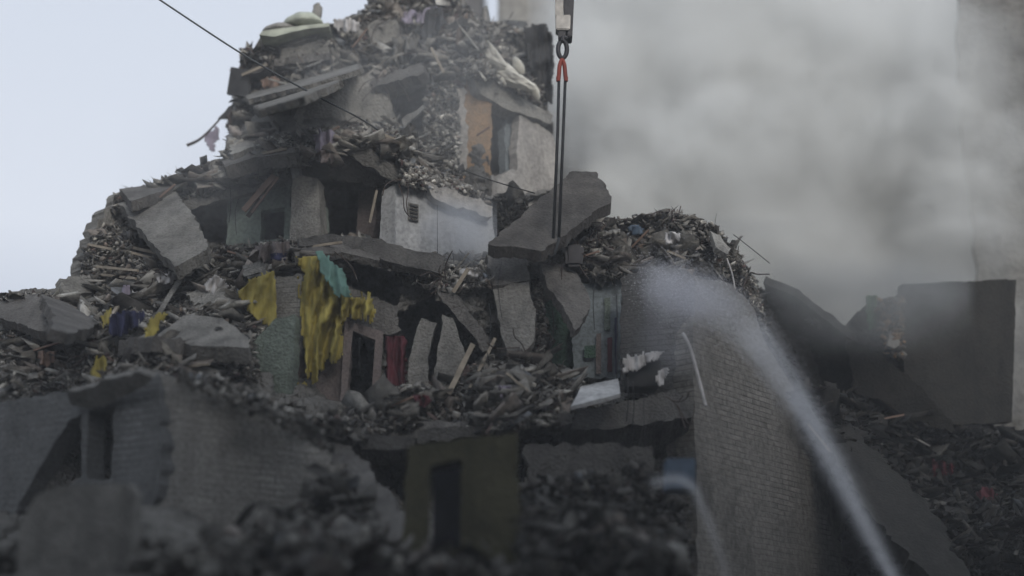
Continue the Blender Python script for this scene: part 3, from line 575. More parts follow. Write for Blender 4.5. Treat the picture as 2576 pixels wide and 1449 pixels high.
# ------------------------------------------------------------------ overhead wires
def wire(label, pts, r=0.013, mat='cable', name='cable', cat='cable', n=10):
    return tag(tube(name, bez([P(*p) for p in pts], n), r, M[mat], None, 6), label, cat)
wire('long cable crossing the sky down to the ruin', [(380,-15,26),(600,130,26.5),(760,222,27),(905,298,28.5),(1000,360,30)], 0.019, 'cable_l')
wire('thin cable running from the orange pier to the lifted slab', [(1158,425,30.8),(1240,455,29.8),(1345,486,28.4)], 0.014)
wire('thin cable trailing right from the heap shoulder', [(1845,590,28.8),(1890,625,29),(1936,662,29.3)], 0.009)
for i, (x, y0, y1, Y, s) in enumerate(((578,462,560,29.7,'hanging wire left of the green window wall'), (1551,740,1000,26.5,'dark wire hanging on the blue wall'), (1578,950,1060,26.2,'wire hanging beside the white panel'), (1592,960,1080,26.1,'second wire hanging under the black crate'), (1231,760,880,26.9,'pale wire hanging by the slanted beam'), (1390,780,860,27.2,'wire hanging in front of the green wall'), (1490,140,140,27,''))):
    if s: wire(s, [(x, y0, Y), (x+3, (y0+y1)/2, Y), (x-2, y1, Y)], 0.01)
# ------------------------------------------------------------------ planks, pipes and other single pieces
def stick(label, a, b, wpx, mat, name='plank', cat='plank', th=0.04):
    x0, y0, Y0 = a; x1, y1, Y1 = b; dx, dy = x1-x0, y1-y0; L = math.hypot(dx, dy); nx, ny = -dy/L*wpx/2, dx/L*wpx/2
    return tag(plate(name, [(x0+nx, y0+ny), (x1+nx, y1+ny), (x1-nx, y1-ny), (x0-nx, y0-ny)], (Y0, Y1, Y1), th, M[mat], None, amp=0.008, step=0.3), label, cat)
stick('long light plank leaning on the ledge left of the hanging slab', (1128,990,26.5), (1190,865,27), 13, 'wood')
stick('thinner plank leaning beside the long light one', (1183,975,26.4), (1246,850,27), 8, 'wood')
stick('small pale board on the rubble over the slanted beam', (1140,735,27.4), (1178,675,27.4), 10, 'wood')
stick('reddish board slanting in front of the green window wall', (612,530,29.6), (690,440,29.4), 14, 'woodr')
stick('second thin board beside the reddish one', (632,535,29.6), (700,445,29.3), 6, 'woodr')
stick('dark board under the reddish one', (622,545,29.7), (655,500,29.6), 10, 'iron')
stick('narrow pale board in front of the dark room', (930,560,29.2), (948,478,29.2), 6, 'wood')
stick('grey plank sticking out of the left rubble', (398,790,1.0), (455,700,.9), 12, 'conc', 'slab_strip', 'slab strip')
stick('flat board lying over the tarp at the left ledge', (612,690,.9), (715,660,.8), 12, 'conc_l', 'board', 'board')
for i, (a, b, s) in enumerate((((330,635,29.4),(425,660,29.2),'thin lath lying under the big leaning slab'), ((240,670,.6),(345,680,.6),'long lath on the far left ledge'), ((250,690,.6),(340,700,.6),'lowest lath on the far left ledge'), ((320,620,29.8),(410,640,29.4),'upper lath under the big leaning slab'), ((276,800,1.1),(310,745,.9),'thin upright lath by the navy cloth'))):
    stick(s, a, b, 6, 'wood', 'lath', 'lath')
tag(tube('pipe', bez([P(1718,838,26.0), P(1738,880,25.9), P(1760,960,25.8), P(1776,1022,25.7)], 8), 0.032, M['whitec']), 'thin white pipe bent against the brick wing corner', 'pipe')
tag(tube('antenna', bez([P(572,278,33), P(530,325,33), P(500,352,33), P(470,366,33)], 8), 0.02, M['iron'], r2=0.045), 'bent dark rod jutting left against the sky', 'rod')
tag(tube('pipe', bez([P(1062,60,32.2), P(1068,30,32.2), P(1090,20,32.3), P(1100,22,32.3)], 8), 0.045, M['lilac']), 'pale bent pipe on the top of the ruin', 'pipe')
tag(tube('pipe', bez([P(1828,650,28.8), P(1842,690,28.7), P(1850,735,28.7)], 8), 0.018, M['whitec']), 'light thin pipe curving down the right heap', 'pipe')
for s_, o_, d_, m_ in (('white brick wall fragment below the tipped basin', [(700,118),(800,98),(832,104),(826,150),(740,172),(712,160)], (.5,.5,.45), 'brick'), ('pale wall fragment just left of the peak', [(925,62),(990,48),(1012,70),(1005,122),(948,130),(930,105)], (.5,.5,.4), 'conc_l'),
 ('sooty brick fragment right of the peak', [(1122,62),(1175,48),(1232,108),(1205,130),(1150,128)], (.5,.5,.4), 'brick_d'), ('pale broken block on the ledge at the left foot of the top storey', [(568,345),(640,305),(668,330),(655,360),(585,388)], (.6,.5,.6), 'conc_l'),
 ('brick fragment on the roof edge behind the big leaning slab', [(478,445),(560,418),(575,450),(500,478)], (.5,.5,.5), 'brick'), ('white brick fragment on the rubble left of the navy cloth', [(150,700),(225,690),(240,735),(165,750)], (.7,.7,.8), 'brick'),
 ('pale wall fragment above the hollow core slab', [(470,735),(560,722),(585,765),(500,780)], (.8,.8,.9), 'conc_l'), ('small brick fragment above the yellow triangular cloth', [(610,668),(660,655),(672,690),(625,702)], (.8,.8,.9), 'brick')):
    slab(s_, o_, d_, 0.22, m_, name='wall_fragment', cat='wall fragment', amp=0.05)
tag(tube('sling', bez([P(1406,600,YC-.17), P(1400,625,26.55), P(1390,650,26.6), P(1378,640,26.9)], 6), 0.03, M['cable'], None, 8), 'short black sling gripping the front edge of the lifted slab', 'sling')
# bathtub-like remnant on the skyline
tb = empty('ceramic_basin', 'pale green tipped basin with a round foot on the skyline, top left', 'basin'); tb.location = P(730, 60, 32)
def tp(o): o.parent = tb; o.location -= tb.location; return o
def dome(name, c, rx, ry, rz, rot, mat, cut=-0.05):
    bm = bmesh.new(); bmesh.ops.create_uvsphere(bm, u_segments=28, v_segments=16, radius=1)
    bmesh.ops.delete(bm, geom=[v for v in bm.verts if v.co.z < cut], context='VERTS')
    for v in bm.verts: v.co = Vector((v.co.x*rx, v.co.y*ry, v.co.z*rz*(1+.12*noise.noise(v.co*2))))
    be = [e for e in bm.edges if e.is_boundary]; bmesh.ops.edgeloop_fill(bm, edges=be)
    me = bpy.data.meshes.new(name); bm.to_mesh(me); bm.free(); me.polygons.foreach_set('use_smooth', [True]*len(me.polygons))
    o = link(name, me, mat); o.location = c; o.rotation_euler = rot; return o
tp(dome('bowl', P(762, 66, 31.9), .52, .45, .34, (0.1, -0.12, 0), M['green_l']))
tp(dome('shell', P(706, 82, 31.9), .48, .4, .22, (0.1, -0.1, 0), M['conc_l']))
tp(plate('rim', [(652,88),(660,78),(760,64),(828,58),(828,66),(762,74),(690,92)], (31.5, 31.5, 31.5), 0.7, M['green_l'], None, amp=0.008))
tp(tube('foot', [P(790, 50, 32), P(797, 36, 32), P(800, 20, 32), P(796, 13, 32)], 0.15, M['conc_l'], None, 12, r2=0.10))
# dark cabinet on the left edge
slab('dark flat cabinet door standing on the left edge of the top storey', [(581,168),(624,176),(624,244),(570,236)], (32.6, 32.4, 32.4), 0.12, 'felt', name='cabinet_door', cat='cabinet door', amp=0.006, step=0.4)
slab('dark scrap of roofing pointing left on the skyline', [(600,121),(664,120),(668,142),(640,146),(618,150)], (32.7, 32.4, 32.4), 0.05, 'iron', name='roofing_scrap', cat='roofing scrap', amp=0.02)
slab('dark torn scrap at the foot of the bent rod', [(548,298),(575,268),(590,262),(580,300)], (32.9, 32.9, 32.9), 0.04, 'felt', name='roofing_scrap', cat='roofing scrap', amp=0.02)
# crate and box
bx_ = boxpx('crate', 1572, 905, 1665, 972, 26.4, 0.6, 'black', slant=8); tag(bx_, 'black open crate hanging over the ledge with white rags on it', 'crate')
b2 = boxpx('plastic_box', 1676, 1152, 1750, 1232, 22.5, 0.5, 'blue', slant=0); tag(b2, 'blue plastic box standing low on the brick corner', 'box')
bt_ = boxpx('bin', 1422, 612, 1470, 668, 27.6, 0.4, 'steel', slant=4, bev=0.06); tag(bt_, 'dark teal bin half buried under the lifted slab', 'bin')
# ------------------------------------------------------------------ cloths
def cloth(label, poly, Y, mat, name='cloth', cat='cloth', **k): return tag(sheet(name, poly, Y, M[mat], None, **k), label, cat)
cloth('long yellow cloth draped from the ledge down past the doorway', [(745,648),(790,645),(815,665),(830,700),(862,742),(900,752),(938,755),(945,790),(935,812),(870,800),(858,830),(862,900),(840,915),(820,905),(800,960),(780,968),(765,900),(760,820),(750,720),(765,700)], 26.95, 'yellow', amp=0.3, freq=0.04, ang=0.15, rough=.12, tear=2.0)
cloth('yellow triangular cloth hanging left of the brick pier', [(596,735),(640,700),(692,682),(694,770),(692,828),(660,815),(625,785)], .95, 'yellow', amp=0.08, freq=0.035, ang=0.5)
cloth('turquoise cloth over the top of the long yellow one', [(795,635),(808,632),(835,658),(868,690),(884,748),(846,744),(822,705),(806,680)], 26.6, 'tealc', amp=0.06, freq=0.05)
cloth('lower yellow strip beside the pale wall corner', [(742,960),(775,965),(770,1000),(755,1035),(735,1025)], 27.0, 'yellow', amp=0.05, freq=0.04)
cloth('yellow strip hanging over the grey plank on the left rubble', [(400,785),(418,790),(398,830),(378,865),(362,868),(370,820)], 1.15, 'yellow', amp=0.05, freq=0.05)
cloth('small yellow strip left of the navy cloth', [(262,790),(282,775),(276,810),(260,825),(252,815)], .95, 'yellow', amp=0.04, freq=0.05)
cloth('bright yellow rag low on the left rubble', [(242,905),(262,892),(268,920),(262,950),(236,965),(228,940)], 1.0, 'yellow', amp=0.05, freq=0.04)
cloth('navy blue cloth bundle on the left rubble', [(285,790),(330,782),(362,788),(360,810),(330,830),(310,850),(278,845),(274,815)], 1.0, 'navy', amp=0.14, freq=0.025, rough=0.15)
cloth('pale lilac cloth above the navy bundle', [(308,722),(325,718),(328,760),(318,782),(302,780)], .85, 'lilac', amp=0.06, freq=0.05)
cloth('maroon curtain right of the doorway', [(968,845),(1020,845),(1024,930),(1018,972),(972,968)], 27.5, 'maroon', amp=0.08, freq=0.07)
cloth('red rag hanging on the green wall', [(1352,842),(1368,836),(1386,850),(1384,890),(1390,930),(1360,936),(1356,890)], 27.9, 'red', amp=0.06, freq=0.06, rough=0.1)
cloth('lilac cloth on the ledge above the dark room', [(790,340),(835,325),(850,350),(835,385),(800,395)], 29.2, 'lilac', amp=0.06, freq=0.04, rough=0.1)
cloth('pink blanket on the second ledge under the window', [(640,620),(720,608),(740,640),(700,665),(650,655)], .8, 'pink', amp=0.06, freq=0.03, rough=0.15)
cloth('dull green curtain in the smoke left of the orange bricks', [(2178,745),(2208,742),(2206,825),(2182,828)], 33.0, 'greenc', amp=.08, freq=.05, name='curtain', cat='curtain')
cloth('white rags on the black crate', [(1568,905),(1600,895),(1650,885),(1672,884),(1655,905),(1625,915),(1600,935),(1568,938)], 26.2, 'whitec', amp=0.04, freq=0.05, rough=0.1)
cloth('pale rag on the right side of the black crate', [(1650,950),(1668,925),(1680,930),(1675,965),(1658,975)], 26.3, 'whitec', amp=0.04, freq=0.05, rough=0.1)
cloth('blue grey bedding hanging from the very top', [(1062,110),(1066,40),(1085,15),(1110,20),(1120,60),(1090,90)], 32.1, 'felt', amp=0.08, freq=0.04, rough=0.1)
cloth('grey mattress slumped on the top heap', [(985,95),(1020,90),(1050,105),(1045,140),(1010,175),(990,150)], 32.0, 'conc', amp=0.04, freq=0.02, rough=0.15, name='mattress', cat='mattress')
cloth('dark roofing felt draped down the right side of the top storey', [(1320,70),(1372,60),(1395,120),(1385,210),(1388,262),(1360,270),(1345,200),(1330,140)], 33.0, 'felt', amp=0.1, freq=0.02, ang=1, rough=0.2, name='roofing_felt', cat='roofing felt', thick=0.05)
cloth('pale shredded rag hanging under the top left edge', [(515,340),(545,318),(552,345),(535,385),(522,375)], 33.0, 'lilac', amp=0.03, freq=0.08, cell=4)
cloth('rusty curled sheet hanging at the left edge of the top storey', [(572,285),(605,275),(608,320),(590,345),(568,325)], 32.8, 'iron', amp=0.1, freq=0.02, rough=0.1, name='metal_sheet', cat='metal sheet')
# ------------------------------------------------------------------ loose rubble
ALLP = [(0,745),(200,735),(215,640),(275,530),(385,475),(560,405),(600,190),(670,130),(905,50),(965,0),(1120,0),(1215,60),(1378,115),(1378,280),(1240,200),(1160,200),(1080,330),(1240,500),(1230,640),(1300,640),(1540,556),(1800,575),(1890,710),(2150,875),(2350,1070),(2576,1100),(2576,1449),(0,1449)]
h = Heap()
h.add([(610,140),(670,125),(905,45),(965,-20),(1120,-20),(1215,55),(1330,80),(1378,120),(1370,260),(1310,235),(1240,195),(1150,195),(1080,195),(1060,170),(930,215),(760,235),(610,235)], 3600, .04, .45, k=1.4)
h.add([(610,130),(905,40),(965,-20),(1120,-20),(1215,50),(1330,75),(1330,110),(900,90),(640,200)], 700, .08, .45, off=(-.1, .35), k=1.3)
h.add([(600,240),(760,235),(780,330),(560,400),(590,300)], 900, .04, .35, k=1.4)
h.add([(760,200),(935,185),(990,320),(760,335)], 160, .03, .14, off=(.3,.6))
h.add([(1075,215),(1150,195),(1158,300),(1150,470),(1090,440),(1066,330)], 1500, .04, .24, off=(-.1, .3), k=1.45)
h.add([(1180,120),(1240,110),(1370,235),(1360,270),(1240,200),(1160,195)], 500, .05, .3, off=(.1, .6), k=1.3)
h.add([(700,160),(905,120),(1120,90),(1280,140),(1240,190),(930,210),(660,225)], 45, .15, .4, off=(.0,.35), kind='slab', tilt=.35, pal=[((.33,.33,.32),3),((.24,.24,.235),4),((.42,.43,.43),1),((.27,.25,.24),2),((.12,.12,.12),1)])
h.add([(600,240),(760,235),(780,330),(600,370)], 16, .25, .55, off=(.1,.4), kind='slab', tilt=.4, pal=[((.33,.33,.32),3),((.24,.24,.235),4),((.42,.43,.43),1),((.27,.25,.24),2),((.12,.12,.12),1)])
h.build('rubble_heap', 'broken masonry piled on and around the top storey', M['rub'])
h = Heap()
h.add([(560,395),(600,330),(900,290),(1000,310),(1080,370),(1230,480),(1195,505),(1010,400),(930,365),(860,352),(740,385),(600,420)], 2600, .04, .35, off=(-.1, .45), k=1.25)
h.add([(300,488),(380,468),(450,432),(560,405),(740,385),(735,430),(560,475),(460,515),(400,500)], 1500, .04, .35)
h.add([(215,640),(275,530),(305,490),(330,560),(330,640),(250,700),(205,715)], 1100, .05, .3, k=1.15)
h.add([(1010,405),(1110,440),(1230,500),(1215,530),(1100,490),(1010,460)], 900, .05, .22, off=(.4, .8), kind='brick', k=1.1)
h.add([(360,492),(560,425),(900,330),(1080,390),(1180,480),(930,365),(560,470)], 50, .15, .45, off=(.1,.4), kind='slab', tilt=.3, pal=[((.33,.33,.32),3),((.24,.24,.235),4),((.42,.43,.43),1),((.27,.25,.24),2),((.12,.12,.12),1)])
h.build('rubble_heap', 'brick and concrete rubble lying on the ledge of the second storey', M['rub'])
h = Heap()
h.add([(200,730),(215,650),(300,630),(430,672),(560,620),(700,605),(950,600),(985,650),(850,640),(700,690),(620,700),(590,760),(400,740)], 3400, .03, .3)
h.add([(0,745),(200,732),(600,740),(690,840),(690,960),(560,950),(350,940),(0,1005)], 5200, .03, .36, off=(-.1, .4))
h.add([(960,645),(1230,640),(1240,720),(1100,735),(1000,690)], 900, .04, .3)
h.add([(40,800),(270,680),(560,640),(950,630),(690,800),(560,940),(0,990)], 110, .15, .45, off=(.1,.4), kind='slab', tilt=.35, pal=[((.33,.33,.32),3),((.24,.24,.235),4),((.42,.43,.43),1),((.27,.25,.24),2),((.12,.12,.12),1)])
h.build('rubble_heap', 'wide slope of rubble on the left between the leaning slab and the near brick corner', M['rub'])
h = Heap()
h.add([(1540,552),(1690,530),(1800,567),(1860,640),(1905,720),(1935,850),(1870,750),(1740,690),(1560,700),(1480,700),(1440,640),(1500,560)], 3200, .04, .35, k=0.95)
h.add([(1780,600),(1860,650),(1905,730),(1925,800),(1870,745),(1800,680)], 700, .05, .2, off=(.2, .6), k=1.5)
h.add([(1240,500),(1330,490),(1330,520),(1260,600),(1235,590)], 300, .05, .3, k=0.35)
h.add([(1540,600),(1760,620),(1840,700),(1740,690),(1480,690)], 30, .15, .35, off=(.0,.3), kind='slab', tilt=.5, pal=[((.33,.33,.32),3),((.24,.24,.235),4),((.42,.43,.43),1),((.27,.25,.24),2),((.12,.12,.12),1)], k=.8)
h.build('rubble_heap', 'rubble heap crowning the right brick wing', M['rub'])
h = Heap()
h.add([(955,975),(1110,960),(1240,890),(1340,900),(1440,960),(1560,955),(1440,1040),(1280,1062),(900,1095),(760,1060),(870,1022)], 3800, .03, .35, off=(-.1, .7), k=.85)
h.add([(760,1050),(1290,1050),(1440,1030),(1440,1070),(900,1110)], 900, .04, .35, off=(.3, 1.0), k=.8)
h.add([(1340,690),(1380,690),(1440,930),(1345,900)], 300, .04, .25, k=.6)
h.add([(955,985),(1340,910),(1550,965),(1280,1055),(870,1050)], 45, .2, .5, off=(.2,.7), kind='slab', tilt=.5, pal=[((.33,.33,.32),3),((.24,.24,.235),4),((.42,.43,.43),1),((.27,.25,.24),2),((.12,.12,.12),1)], k=.7)
h.build('rubble_heap', 'dark rubble on the floor ledge under the hanging slabs', M['rub'])
h = Heap()
h.add([(560,950),(700,1010),(760,1050),(840,1130),(800,1130),(700,1060),(450,960),(430,930)], 1100, .03, .25, off=(1.5, 3.0))
h.add([(390,930),(450,955),(440,1100),(400,1120)], 260, .04, .16, off=(0.6, 1.4), kind='brick')
h.add([(0,985),(350,920),(350,945),(0,1015)], 400, .03, .22, off=(0.2, 1.4))
h.build('rubble_heap', 'crumbling brick pieces along the top of the near brick corner', M['rub'])
h = Heap()
h.add([(430,1390),(700,1320),(860,1170),(1000,1400),(1300,1440),(1700,1449),(1700,1500),(380,1500)], 3000, .06, .55, off=(0.2, 1.6), k=.6)
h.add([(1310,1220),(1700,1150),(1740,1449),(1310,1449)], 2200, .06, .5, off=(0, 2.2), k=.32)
h.add([(430,1400),(860,1180),(1000,1380),(1700,1300),(1700,1449),(560,1500)], 40, .15, .4, off=(.6,1.6), kind='slab', tilt=.6, pal=[((.33,.33,.32),3),((.24,.24,.235),4),((.42,.43,.43),1),((.27,.25,.24),2),((.12,.12,.12),1)], k=.55)
h.build('rubble_heap', 'blurred near rubble along the bottom of the picture', M['rub'])
h = Heap()
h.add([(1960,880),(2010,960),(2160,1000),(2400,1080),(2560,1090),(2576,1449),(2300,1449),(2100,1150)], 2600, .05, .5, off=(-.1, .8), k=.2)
h.add([(2205,750),(2275,750),(2268,905),(2225,880)], 300, .05, .25, off=(.4, 1.2), k=.8, pal=[((.4,.26,.15), 2), ((.3,.3,.28), 1), ((.1,.09,.08), 2)], kind='brick')
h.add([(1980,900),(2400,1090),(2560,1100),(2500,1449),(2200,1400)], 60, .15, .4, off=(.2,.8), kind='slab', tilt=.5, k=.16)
h.build('rubble_heap', 'dark rubble slope down the right side behind the water jet', M['rub'])
# pale insulation lumps on the top right slope, one by one
for i, (x, y, s, r_, t) in enumerate(((1243,152,.42,.5,'upper left'), (1272,178,.34,.2,'middle'), (1303,168,.2,.8,'small'), (1290,200,.46,-.2,'largest'), (1325,215,.22,.3,'right'), (1345,232,.18,.9,'lowest'), (1262,205,.16,.4,'small lower'))):
    bm = bmesh.new(); bmesh.ops.create_icosphere(bm, subdivisions=3, radius=s)
    for v in bm.verts: v.co = Vector((v.co.x*1.25, v.co.y*.7, v.co.z*.42))*(1+.35*noise.fractal(v.co*3+Vector((i*5, 0, 0)), 1, 2, 3))
    me = bpy.data.meshes.new('insulation_lump'); bm.to_mesh(me); bm.free()
    o = link('insulation_lump', me, M['insul']); o.location = P(x, y, 31.6+0.004*(x-1240)); o.rotation_euler = (0, .55+.4*r_, r_)
    tag(o, t + ' white insulation lump on the top right slope', 'insulation', 'white insulation lumps on the top right slope')
# bent reinforcing bars
rb = random.Random(4)
spots = [(1440,600,28,'under the lifted slab'), (1520,560,29,'left end of the right heap'), (1700,525,29.5,'top of the right heap'), (1890,690,30,'right shoulder of the heap'), (1320,880,26.8,'tip of the pointed slab'), (1010,455,28.8,'corner of the second floor slab'), (905,300,31,'ledge by the long cable'), (620,330,32,'left edge of the top storey'), (960,190,31.8,'over the dark top room'), (840,640,27.8,'ledge above the turquoise cloth'), (1110,700,27.6,'end of the dark floor slab'), (380,690,28.5,'foot of the big leaning slab'), (700,1040,25,'slope right of the near brick corner'), (1290,1080,25,'edge of the lower floor slab'), (1680,1000,26,'under the black crate'), (2050,1040,30,'right slope'), (1000,35,32.5,'peak of the ruin'), (1150,20,32.5,'right of the peak'), (200,900,25.5,'left rubble under the cracked slab')]
for i, (x, y, Y, s) in enumerate(spots):
    root = empty('rebar_bundle', 'bent rusty reinforcing bars, ' + s, 'reinforcing bars', 'bent reinforcing bars'); root.location = P(x, y, Y)
    for k in range(rb.randint(3, 6)):
        a = rb.uniform(0, 6.283); L = rb.uniform(30, 95); p = [(x+rb.uniform(-15, 15), y+rb.uniform(-8, 8), Y-0.1)]
        for q in range(3):
            a += rb.uniform(-.9, .9); px_, py_, pY = p[-1]; p.append((px_+math.cos(a)*L/3, py_+math.sin(a)*L/3+6, pY-rb.uniform(0, .2)))
        t_ = tube('bar', bez([P(*q) for q in p], 4), 0.013, M['iron'], None, 5); t_.parent = root; t_.location -= root.location
# splintered laths and crumpled scraps, each lying where the photograph shows pale splinters
LATH = [(640,175,70,.4,'below the tipped basin'),(700,205,55,-.3,'beside the dark cabinet door'),(905,95,60,.9,'left of the peak'),(1100,150,70,-1.1,'under the grey bedding'),(1180,95,80,-.9,'on the right slope of the peak'),
 (1215,330,40,.6,'between the rubble column and the orange pier'),(980,345,60,-.4,'on the ledge under the dark top room'),(1060,400,70,-.5,'on the brick steps over the white partition'),(830,330,50,.5,'on the ledge above the column'),(690,380,60,.2,'over the green window wall'),
 (560,430,70,.35,'on the second storey roof edge'),(420,480,50,.7,'at the head of the big leaning slab'),(250,620,60,-.2,'on the far left shoulder'),(520,690,70,.5,'under the foot of the big leaning slab'),(600,640,60,-.3,'below the green window wall'),
 (820,615,80,.15,'on the ledge left of the white partition'),(1160,660,60,.9,'in front of the white partition'),(120,870,80,.3,'under the cracked slab'),(480,920,90,.1,'on the flat slab over the near brick corner'),(60,940,70,-.3,'at the lower left end of the rubble'),
 (1010,1010,60,.4,'at the foot of the doorway'),(1300,960,70,-.7,'on the ledge below the pointed slab'),(1380,1000,60,.5,'left of the white panel'),(1610,600,60,.8,'on the left half of the right heap'),(1700,640,50,-.4,'in the middle of the right heap'),(1800,680,60,-.9,'on the right half of the right heap'),
 (1480,640,55,.3,'beside the half buried bin'),(2060,1100,90,-.9,'on the dark right slope'),(2300,1100,90,-.5,'below the square panel'),(2240,1050,70,.2,'at the foot of the diagonal slab edge')]
for k, (x, y, L, a, s_) in enumerate(LATH):
    dx, dy = math.cos(a)*L/2, -math.sin(a)*L/2; d0 = D(x, y)-.75
    stick(('pale splintered board ', 'thin grey lath ', 'brown splintered lath ')[k % 3]+s_, (x-dx, y-dy, d0), (x+dx, y+dy, d0-.25), (6, 3.5, 4.5)[k % 3], ('wood', 'conc_l', 'woodr')[k % 3], 'lath', 'lath')
SCR = [(875,65,34,'whitec','white torn sheet left of the peak'),(1035,45,30,'lilac','lilac rag beside the bedding at the top'),(1205,110,30,'conc','grey felt scrap on the right slope of the peak'),(680,210,26,'woodr','reddish scrap below the tipped basin'),(815,395,24,'pink','pinkish rag over the second floor slab'),
 (330,590,26,'felt','dark scrap behind the big leaning slab'),(470,660,30,'pink','pink quilt piece at the foot of the big leaning slab'),(540,720,34,'whitec','pale torn sheet on the left rubble'),(700,650,24,'navy','dark blue rag left of the yellow cloth top'),(120,900,30,'woodr','brown rag under the cracked slab'),
 (410,700,26,'whitec','white plaster sheet right of the cracked slab'),(1180,690,26,'whitec','white scrap in front of the white partition'),(1060,1010,24,'maroon','dark red rag at the foot of the doorway'),(1270,985,26,'lilac','lilac rag on the ledge below the pointed slab'),(1540,590,26,'conc_l','pale felt scrap at the left end of the right heap'),
 (1690,600,22,'whitec','white scrap in the middle of the right heap'),(1600,520+60,20,'blue','blue scrap on the right heap'),(2370,1180,34,'maroon','dark red rag low on the right slope'),(2480,1250,34,'maroon','dark rag at the lower right edge')]
for k, (x, y, r_, mt, s_) in enumerate(SCR):
    q_ = [(x+r_*(.7+.5*rb.random())*math.cos(a), y+.7*r_*(.6+.6*rb.random())*math.sin(a)) for a in [j*math.pi/4 for j in range(8)]]
    cloth(s_, q_, .8, mt, name='torn_scrap', cat='torn scrap', amp=.1, freq=.05, ang=k, rough=.12, cell=4, thick=.02)
WR = [(735,250,330,'below the top floor slab'),(1050,330,420,'by the rubble column'),(1100,515,640,'right of the vent grille'),(830,600,640,'above the turquoise cloth'),(1262,660,800,'left of the pointed slab'),(1500,700,830,'on the faded blue wall'),(1640,700,860,'on the shaded brick face'),(1860,860,1010,'on the right brick face'),(905,850,960,'in the dark doorway'),(1160,1040,1150,'over the olive wall'),(1620,990,1140,'below the black crate'),(995,200,300,'in the dark top room'),(600,500,590,'on the green window wall')]
for x, y0_, y1_, s_ in WR:
    Y_ = D(x, (y0_+y1_)/2)-.8; wire('loose wire dangling '+s_, [(x, y0_, Y_), (x+rb.uniform(-9, 9), (y0_*.6+y1_*.4), Y_-.05), (x+rb.uniform(-9, 9), y1_, Y_)], 0.008)
# ------------------------------------------------------------------ buildings behind
def box_verts(bm, x0, y0, z0, x1, y1, z1):
    r = bmesh.ops.create_cube(bm, size=1)
    for v in r['verts']: v.co = Vector((x0+(v.co.x+.5)*(x1-x0), y0+(v.co.y+.5)*(y1-y0), z0+(v.co.z+.5)*(z1-z0)))
def bxo(name, x0, y0, z0, x1, y1, z1, mat, parent=None):
    bm = bmesh.new(); box_verts(bm, x0, y0, z0, x1, y1, z1); me = bpy.data.meshes.new(name); bm.to_mesh(me); bm.free()
    return link(name, me, mat, parent)
M['tower'] = concrete('tower_render', (0.30, 0.30, 0.29), dark=0.6, scale=0.25, bump=0.6)
T = empty('apartment_tower', 'tall pale grey tower standing in smoke behind the ruin', 'tower block')
xl = P(1252, 0, 50).x; xr = P(2900, 0, 50).x
bxo('wall', xl, 50, 0, xr, 64, 46, M['tower'], T)
for i in range(9):
    o = bxo('cornice', xl-0.02, 49.88, 4.2+i*2.9, xr, 50, 4.32+i*2.9, M['tower'], T)
for i in range(5):
    x = xl + 4.5 + i*5.2
    for j in range(7):
        wn = bxo('window', x, 49.93, 5.4+j*2.9+.35, x+1.3, 49.99, 5.4+j*2.9+1.75, M['felt'], T)
T2 = empty('apartment_tower', 'far pale block seen in the gap above the ruin, left of the smoky tower', 'tower block')
bxo('wall', P(1120, 0, 60).x, 60, 0, P(1212, 0, 60).x, 70, 40, concrete('far_render', (0.42, 0.39, 0.37), stain=False), T2)
# building at the right edge of the view, nearer than the tower
R2 = empty('side_building', 'scarred grey wall at the right edge behind the dark panel', 'building')
xa = P(2470, 700, 38).x
o = plate('wall', [(2400,-60),(2700,-60),(2700,1520),(2500,1520),(2490,1000),(2460,700),(2440,450),(2420,300)], ('w', -8, 38), 0.5, M['side'], None, amp=0.12, step=0.5); o.parent = R2
# unseen blocks added behind and beside the camera to shade the lower storeys
N1 = empty('shade_block', 'unseen grey block added behind the camera to shade the ruin', 'building')
bxo('wall', -40, -22, 0, 40, -10, 24.5, M['tower'], N1)
N2 = empty('shade_block', 'unseen grey block added on the right to shade the ruin', 'building')
bxo('wall', 24, -8, 0, 34, 26, 12, M['tower'], N2)
